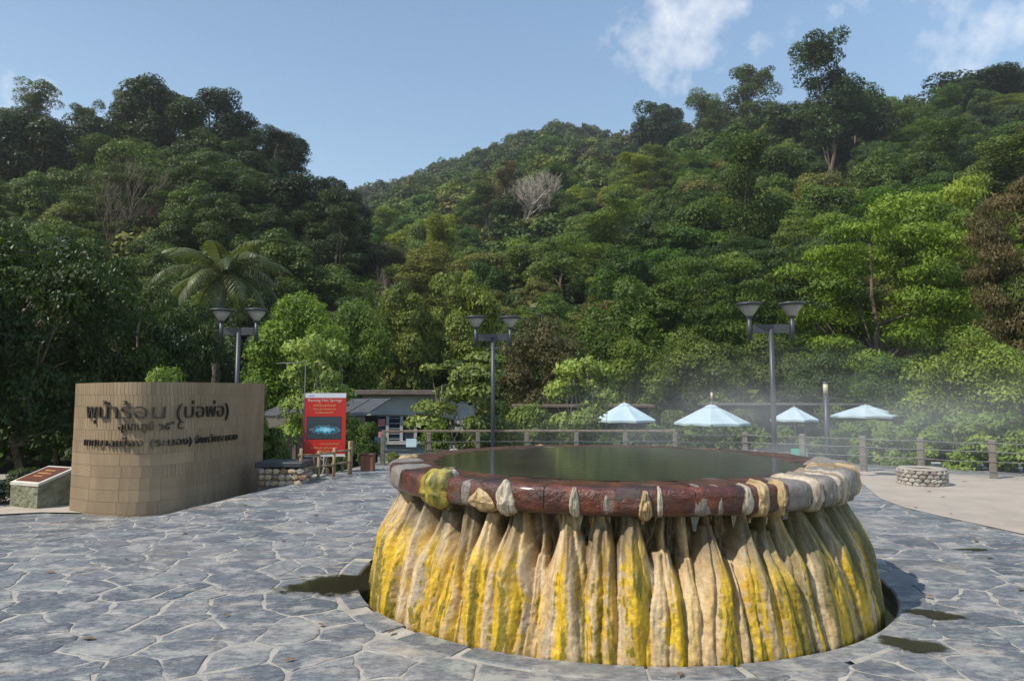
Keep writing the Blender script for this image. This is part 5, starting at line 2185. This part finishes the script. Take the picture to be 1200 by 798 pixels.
M_DEAD = pmat('bare_wood', (.40, .35, .30), (.28, .245, .20), 5, .9, .2, 30)
M_DEADBROWN = pmat('brown_twigs', (.20, .16, .125), (.13, .10, .08), 5, .9, .2, 30)
M_DEADPINK = pmat('pinkish_twigs', (.36, .26, .23), (.25, .18, .16), 5, .9, .2, 30)


def put_bare(label, px, d, top, seed, mat, **kw):
    b = at(px, 500, d)
    zb = float(terrain(b.x, d))
    return bare_tree('bare_tree', label, (b.x, d, zb), at(px, top, d).z - zb, kw.pop('spread', .75), seed, mat, **kw)


put_bare('leafless grey tree standing out on the middle of the hillside', 613, 122, 199, 3, M_DEAD, spread=1.1, r0=.36, forks=4, thin=.6)
put_bare('bare twiggy brown tree on the left hill above the palm', 128, 62, 172, 5, M_DEADBROWN, spread=.8, r0=.2)
put_bare('pinkish leafless tree behind the olive trees left of centre', 462, 60, 308, 8, M_DEADPINK, spread=.7, r0=.2)
put_bare('pale crooked dead tree below the brownish tree right of the middle lamp', 703, 46, 352, 12, M_DEAD, spread=.5, r0=.12, levels=3, forks=2)
put_bare('pale bare branches rising behind the right lamp heads', 880, 60, 300, 14, M_DEAD, spread=.8, r0=.2, levels=4)
# --- tall trees that break the skyline
for px, d, top, w, c, lab in ((985, 118, 34, 112, (.040, .072, .02), 'tallest tree, breaking the right skyline with a pale bare trunk'), (888, 150, 72, 84, (.07, .095, .024), 'tall thin-crowned yellowish tree on the right ridge'),
                              (775, 190, 112, 90, (.035, .06, .02), 'dark tree with an open crown at the left end of the right ridge'), (835, 170, 108, 70, (.09, .12, .03), 'pale green open tree on the ridge left of the tall trees'),
                              (1020, 128, 100, 120, (.035, .06, .018), 'dark tall tree right beside the tallest tree'), (938, 135, 112, 110, (.038, .065, .018), 'dark tall tree left beside the tallest tree'),
                              (1165, 150, 74, 150, (.034, .056, .018), 'dark spreading tree on the ridge at the right edge'), (160, 96, 84, 125, (.028, .046, .016), 'dark crown on the summit of the left hill'),
                              (235, 92, 98, 120, (.027, .045, .016), 'dark dense tall tree right of the left summit'), (98, 98, 124, 100, (.030, .05, .018), 'dark tall tree left of the left summit'),
                              (12, 80, 106, 130, (.028, .047, .016), 'dark tall tree at the top left corner of the hills')):
    put('tall_tree', 'tall' if px in (985, 888, 835) else 'forest', px, d, top, w, c, lab)


# --- the forest on the slopes
LAND = [(0, 'the stone plinth'), (110, 'the sign wall'), (215, 'the sign wall end'), (262, 'the palm'), (330, 'the stone planter'), (376, 'the red poster'), (460, 'the grey house window'),
        (530, 'the grey house'), (577, 'the middle lamp'), (613, 'the bare grey tree'), (686, 'the slim sapling'), (732, 'the first parasol'), (785, 'the parasol gap'), (834, 'the second parasol'),
        (907, 'the right lamp'), (967, 'the bollard light'), (1015, 'the last parasol'), (1092, 'the stone well'), (1150, 'the right hedge'), (1205, 'the russet tree')]


def build_forest():
    rs = g(4242)
    cells, cand = {}, []

    def try_add(px, d, md):
        x = (px - 600) / 800 * d * 1.013
        key = (int(x // 8), int(d // 8))
        for a in (-1, 0, 1):
            for b in (-1, 0, 1):
                for (qx, qy) in cells.get((key[0] + a, key[1] + b), ()):
                    if (qx - x) ** 2 + (qy - d) ** 2 < md * md:
                        return
        cells.setdefault(key, []).append((x, d))
        cand.append((px, x, d))
    for k in range(60000):
        px = rs.uniform(-330, 1530)
        d = 40 * (430 / 40) ** (rs.random() ** .85)
        Dr = np.interp(px, RH[:, 0], RH[:, 2])
        Dl = np.interp(px, LH[:, 0], LH[:, 2])
        left = px < 440 and d < Dl + 6
        if not left and d > Dr + 8:
            continue
        if px < 430 and not left:
            # hidden behind the left hill unless the valley shows it
            if px < 330:
                continue
        if abs(px - 613) < 66 and 80 < d < 124:
            continue
        if abs(px - 985) < 36 and 84 < d < 119:
            continue
        if abs(px - 128) < 50 and 44 < d < 63:
            continue
        if abs(px - 1075) < 150 and d < 46:
            continue
        try_add(px, d, 4.6 if d < 75 else 5.8 if d < 140 else 7.6)
    cand.sort(key=lambda c: c[2])
    # those that show largest are trees of their own, the rest one mass
    vis = [c for c in cand if -40 < c[0] < 1240]
    own = set(id(c) for c in vis[:285])
    sv, sf, sc, st = [], [], [], []
    nv = 0
    base_cards = []
    for k in range(5):
        r2 = g(700 + k)
        cl = round_clumps(r2, 26, 6.4, r2.uniform(3.0, 3.9), r2.uniform(2.8, 3.8), 1.0, 2.0, .75, -.5)
        base_cards.append((cards(g(710 + k), cl, 1700, .58, aspect=.62, lower=.2, jit=.35), cards(g(720 + k), cl, 900, .82, aspect=.65, lower=.15, jit=.3)))
    named = {}
    for c in cand:
        px, x, d = c
        z = float(terrain(x, d)) - .4
        Dl = np.interp(px, LH[:, 0], LH[:, 2])
        left = px < 440 and d < Dl + 6
        q = rs.random()
        hshift = float(fbm(np.array(x * .035), np.array(d * .035), 90))
        if left:
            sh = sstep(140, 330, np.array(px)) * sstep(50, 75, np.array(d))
            col = np.array((.066, .102, .018)) * (1 - sh) + np.array((.020, .036, .012)) * sh  # right flank of the left hill: its shade painted into the leaf colour
            if q < .12 and px < 200:
                col = np.array((.10, .115, .026))
        else:
            col = np.array(DK) * 1.15 if hshift < .42 else np.array(MD) if hshift < .56 else np.array((.095, .135, .024))
            if q < .10:
                col = np.array(YG) * .8
            elif q < .2:
                col = np.array(OL)
            elif q < .235:
                col = np.array(BN) * .9
            elif q < .38:
                col = np.array(GRN) * .9
        col = col * rs.uniform(.75, 1.3)
        sxy, sz = rs.uniform(.75, 1.25), rs.uniform(.7, 1.2)
        if d > 140:
            sxy *= 1.12
            sz *= 1.1
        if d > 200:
            col = col * np.array((.58, .64, .8))  # blue haze of distance painted into the far trees' colour
        if id(c) in own:
            P = (MID if d < 68 else FOREST)[int(rs.integers(5))]
            odd = rs.random()
            if abs(px - 613) < 95 and d < 125:
                odd, sz = 1, min(sz, .8)
            if odd < .13 and d > 58:
                P = TALL[int(rs.integers(4))]
                sxy, sz = sxy * .8, sz * .62
            elif odd < .22:
                P = FEATHER[int(rs.integers(3))]
            if d < 68:
                sxy, sz = sxy * 1.15, sz * 1.15
            lum = col[1]
            tone = 'very dark green' if lum < .05 else 'dark green' if lum < .075 else 'mid green' if lum < .11 else 'yellow-green'
            if col[0] > col[1]:
                tone = 'brownish'
            elif col[0] > .93 * col[1]:
                tone = 'olive'
            shape = 'broad' if sxy > sz * 1.12 else 'upright' if sz > sxy * 1.12 else 'rounded'
            row = 'low' if d < 62 else 'halfway up' if d < 88 else 'high'
            hill = 'the left hill' if left else 'the big hill'
            lm = min(LAND, key=lambda q_: abs(q_[0] - px))[1]
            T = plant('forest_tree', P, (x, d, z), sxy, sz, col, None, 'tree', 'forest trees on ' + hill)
            named.setdefault(f'{shape} {tone} tree {row} on {hill}, above {lm}', []).append((px, T))
        else:
            if d > 60 and (px < -60 or px > 1270) and rs.random() < .5:
                continue
            (v, f, t) = base_cards[int(rs.integers(5))][0 if d < 230 else 1]
            a = rs.uniform(0, 2 * PI)
            ca, sa = math.cos(a), math.sin(a)
            vv = np.stack([(v[:, 0] * ca - v[:, 1] * sa) * sxy + x, (v[:, 0] * sa + v[:, 1] * ca) * sxy + d, v[:, 2] * sz + z], -1)
            sv.append(vv)
            sf.append(f + nv)
            nv += len(vv)
            st.append(t)
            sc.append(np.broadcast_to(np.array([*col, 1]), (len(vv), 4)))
    for lab, L_ in named.items():
        L_.sort(key=lambda q_: q_[0])
        n = len(L_)
        for k, (_, T) in enumerate(L_):
            if n == 1:
                T['label'] = lab
            elif k == 0:
                T['label'] = 'leftmost ' + lab
            elif k == n - 1:
                T['label'] = 'rightmost ' + lab
            else:
                T['label'] = ('second ', 'third ', 'fourth ', 'fifth ')[k - 1] + lab if k < 5 else lab
    print('forest', len(cand), 'own', len(own), 'stuff tris', sum(len(f) for f in sf))
    o = link('far_forest', np_mesh('far_forest', np.concatenate(sv), np.concatenate(sf), M_FAR, False, {'tint': ('POINT', 'FLOAT', np.concatenate(st)), 'col': ('POINT', 'FLOAT_COLOR', np.concatenate(sc))}))
    tag(o, 'dense green forest on the far and upper slopes of the hills', 'forest', kind='stuff')
    # undergrowth between the trunks
    sv, sf, sc, st = [], [], [], []
    nv = 0
    r2 = g(55)
    bc = [cards(g(750 + k), round_clumps(g(760 + k), 9, .9, 1.2, .8, .5, .9, .8, -.2), 210, .34, aspect=.55, lower=.1) for k in range(4)]
    for k in range(1750):
        px = r2.uniform(-150, 1350)
        d = 23.5 * (120 / 23.5) ** r2.random()
        if k >= 1500:
            px, d = ((613 + r2.uniform(-80, 80), r2.uniform(78, 126)), (985 + r2.uniform(-45, 45), r2.uniform(82, 121)), (128 + r2.uniform(-60, 60), r2.uniform(43, 65)))[k % 3]
        if d < 31 and 300 < px < 1100:
            continue
        x = (px - 600) / 800 * d
        z = float(terrain(x, d))
        (v, f, t) = bc[int(r2.integers(4))]
        s = r2.uniform(.7, 1.7) * (1 if d < 60 else 1.5)
        a = r2.uniform(0, 2 * PI)
        ca, sa = math.cos(a), math.sin(a)
        vv = np.stack([(v[:, 0] * ca - v[:, 1] * sa) * s + x, (v[:, 0] * sa + v[:, 1] * ca) * s + d, v[:, 2] * s + z], -1)
        sv.append(vv)
        sf.append(f + nv)
        nv += len(vv)
        st.append(t)
        col = np.array(DK if r2.random() < .5 else MD if r2.random() < .7 else OL) * r2.uniform(.8, 1.3)
        sc.append(np.broadcast_to(np.array([*col, 1]), (len(vv), 4)))
    o = link('undergrowth', np_mesh('undergrowth', np.concatenate(sv), np.concatenate(sf), M_FAR, False, {'tint': ('POINT', 'FLOAT', np.concatenate(st)), 'col': ('POINT', 'FLOAT_COLOR', np.concatenate(sc))}))
    tag(o, 'green undergrowth covering the ground between the trees', 'undergrowth', kind='stuff')


build_forest()


# ================================================================ AIR AND STEAM
def build_air():
    mb = MB()
    mb.box((0, 240, 84), (2600, 680, 176))
    m, N, L, bs = new_mat('haze_air')
    N.remove(bs)
    pv = N.new('ShaderNodeVolumePrincipled')
    pv.inputs['Density'].default_value = HAZE
    pv.inputs['Color'].default_value = (.93, .95, 1, 1)
    pv.inputs['Anisotropy'].default_value = .3
    L.new(pv.outputs[0], N['Material Output'].inputs['Volume'])
    o = mb.link('haze', m)
    tag(o, kind='stuff')


HAZE = .0003
build_air()


def build_litter():
    rs = g(88)
    V, F = [], []
    k = 0
    while k < 170:
        x, y = rs.uniform(-7, 11), 2.6 + 13 * rs.random() ** 1.3
        if math.hypot(x - MOAT.x, y - MOAT.y) < R_MOAT + .1:
            continue
        k += 1
        a, l = rs.uniform(0, 2 * PI), rs.uniform(.025, .06)
        z = float(gz(x, y)) + .017
        c, s_ = math.cos(a) * l, math.sin(a) * l
        b = len(V)
        V += [(x - c, y - s_, z), (x - s_ * .45, y + c * .45, z + rs.uniform(.002, .015)), (x + c, y + s_, z + rs.uniform(0, .01)), (x + s_ * .45, y - c * .45, z + rs.uniform(.002, .015))]
        F += [(b, b + 1, b + 2), (b, b + 2, b + 3)]
    o = link('fallen_leaves', np_mesh('fallen_leaves', V, F, pmat('dry_leaf', (.20, .12, .055), (.09, .06, .035), 3, .8, 0)))
    tag(o, 'scattered dry fallen leaves on the paving', 'leaves', kind='stuff')


build_litter()


def build_steam():
    """Thin steam that lifts off the hot water and drifts to the right."""
    m, N, L, bs = new_mat('steam_vapour')
    N.remove(bs)
    tcx = N.new('ShaderNodeTexCoord')
    ln = N.new('ShaderNodeVectorMath')
    ln.operation = 'LENGTH'
    L.new(tcx.outputs['Object'], ln.inputs[0])
    fall = N.new('ShaderNodeMapRange')
    fall.interpolation_type = 'SMOOTHSTEP'
    L.new(ln.outputs['Value'], fall.inputs['Value'])
    fall.inputs['From Min'].default_value = 0
    fall.inputs['From Max'].default_value = .95
    fall.inputs['To Min'].default_value = 1
    fall.inputs['To Max'].default_value = 0
    nn = noise_node(N, L, 2.6, 4, .6)
    th = N.new('ShaderNodeMapRange')
    L.new(nn.outputs['Fac'], th.inputs['Value'])
    th.inputs['From Min'].default_value = .38
    th.inputs['From Max'].default_value = .68
    mu = N.new('ShaderNodeMath')
    mu.operation = 'MULTIPLY'
    L.new(fall.outputs[0], mu.inputs[0])
    L.new(th.outputs[0], mu.inputs[1])
    mu2 = N.new('ShaderNodeMath')
    mu2.operation = 'MULTIPLY'
    L.new(mu.outputs[0], mu2.inputs[0])
    mu2.inputs[1].default_value = STEAM
    pv = N.new('ShaderNodeVolumePrincipled')
    pv.inputs['Color'].default_value = (.95, .96, .97, 1)
    pv.inputs['Density'].default_value = 1
    L.new(mu2.outputs[0], pv.inputs['Density'])
    L.new(pv.outputs[0], N['Material Output'].inputs['Volume'])
    mb = MB()
    mb.lathe([(.001, -1)] + [(math.cos(a), math.sin(a)) for a in np.linspace(-PI / 2 + .2, PI / 2 - .2, 9)] + [(.001, 1)], 20)
    o = mb.link('steam', m, None, (3.7, 9.0, 1.1))
    o.scale = (4.8, 4.8, 1.45)
    o.rotation_euler = (0, R(-3), R(20))
    tag(o, 'thin white steam drifting right from the hot pool', 'steam', kind='stuff')


STEAM = .17
build_steam()
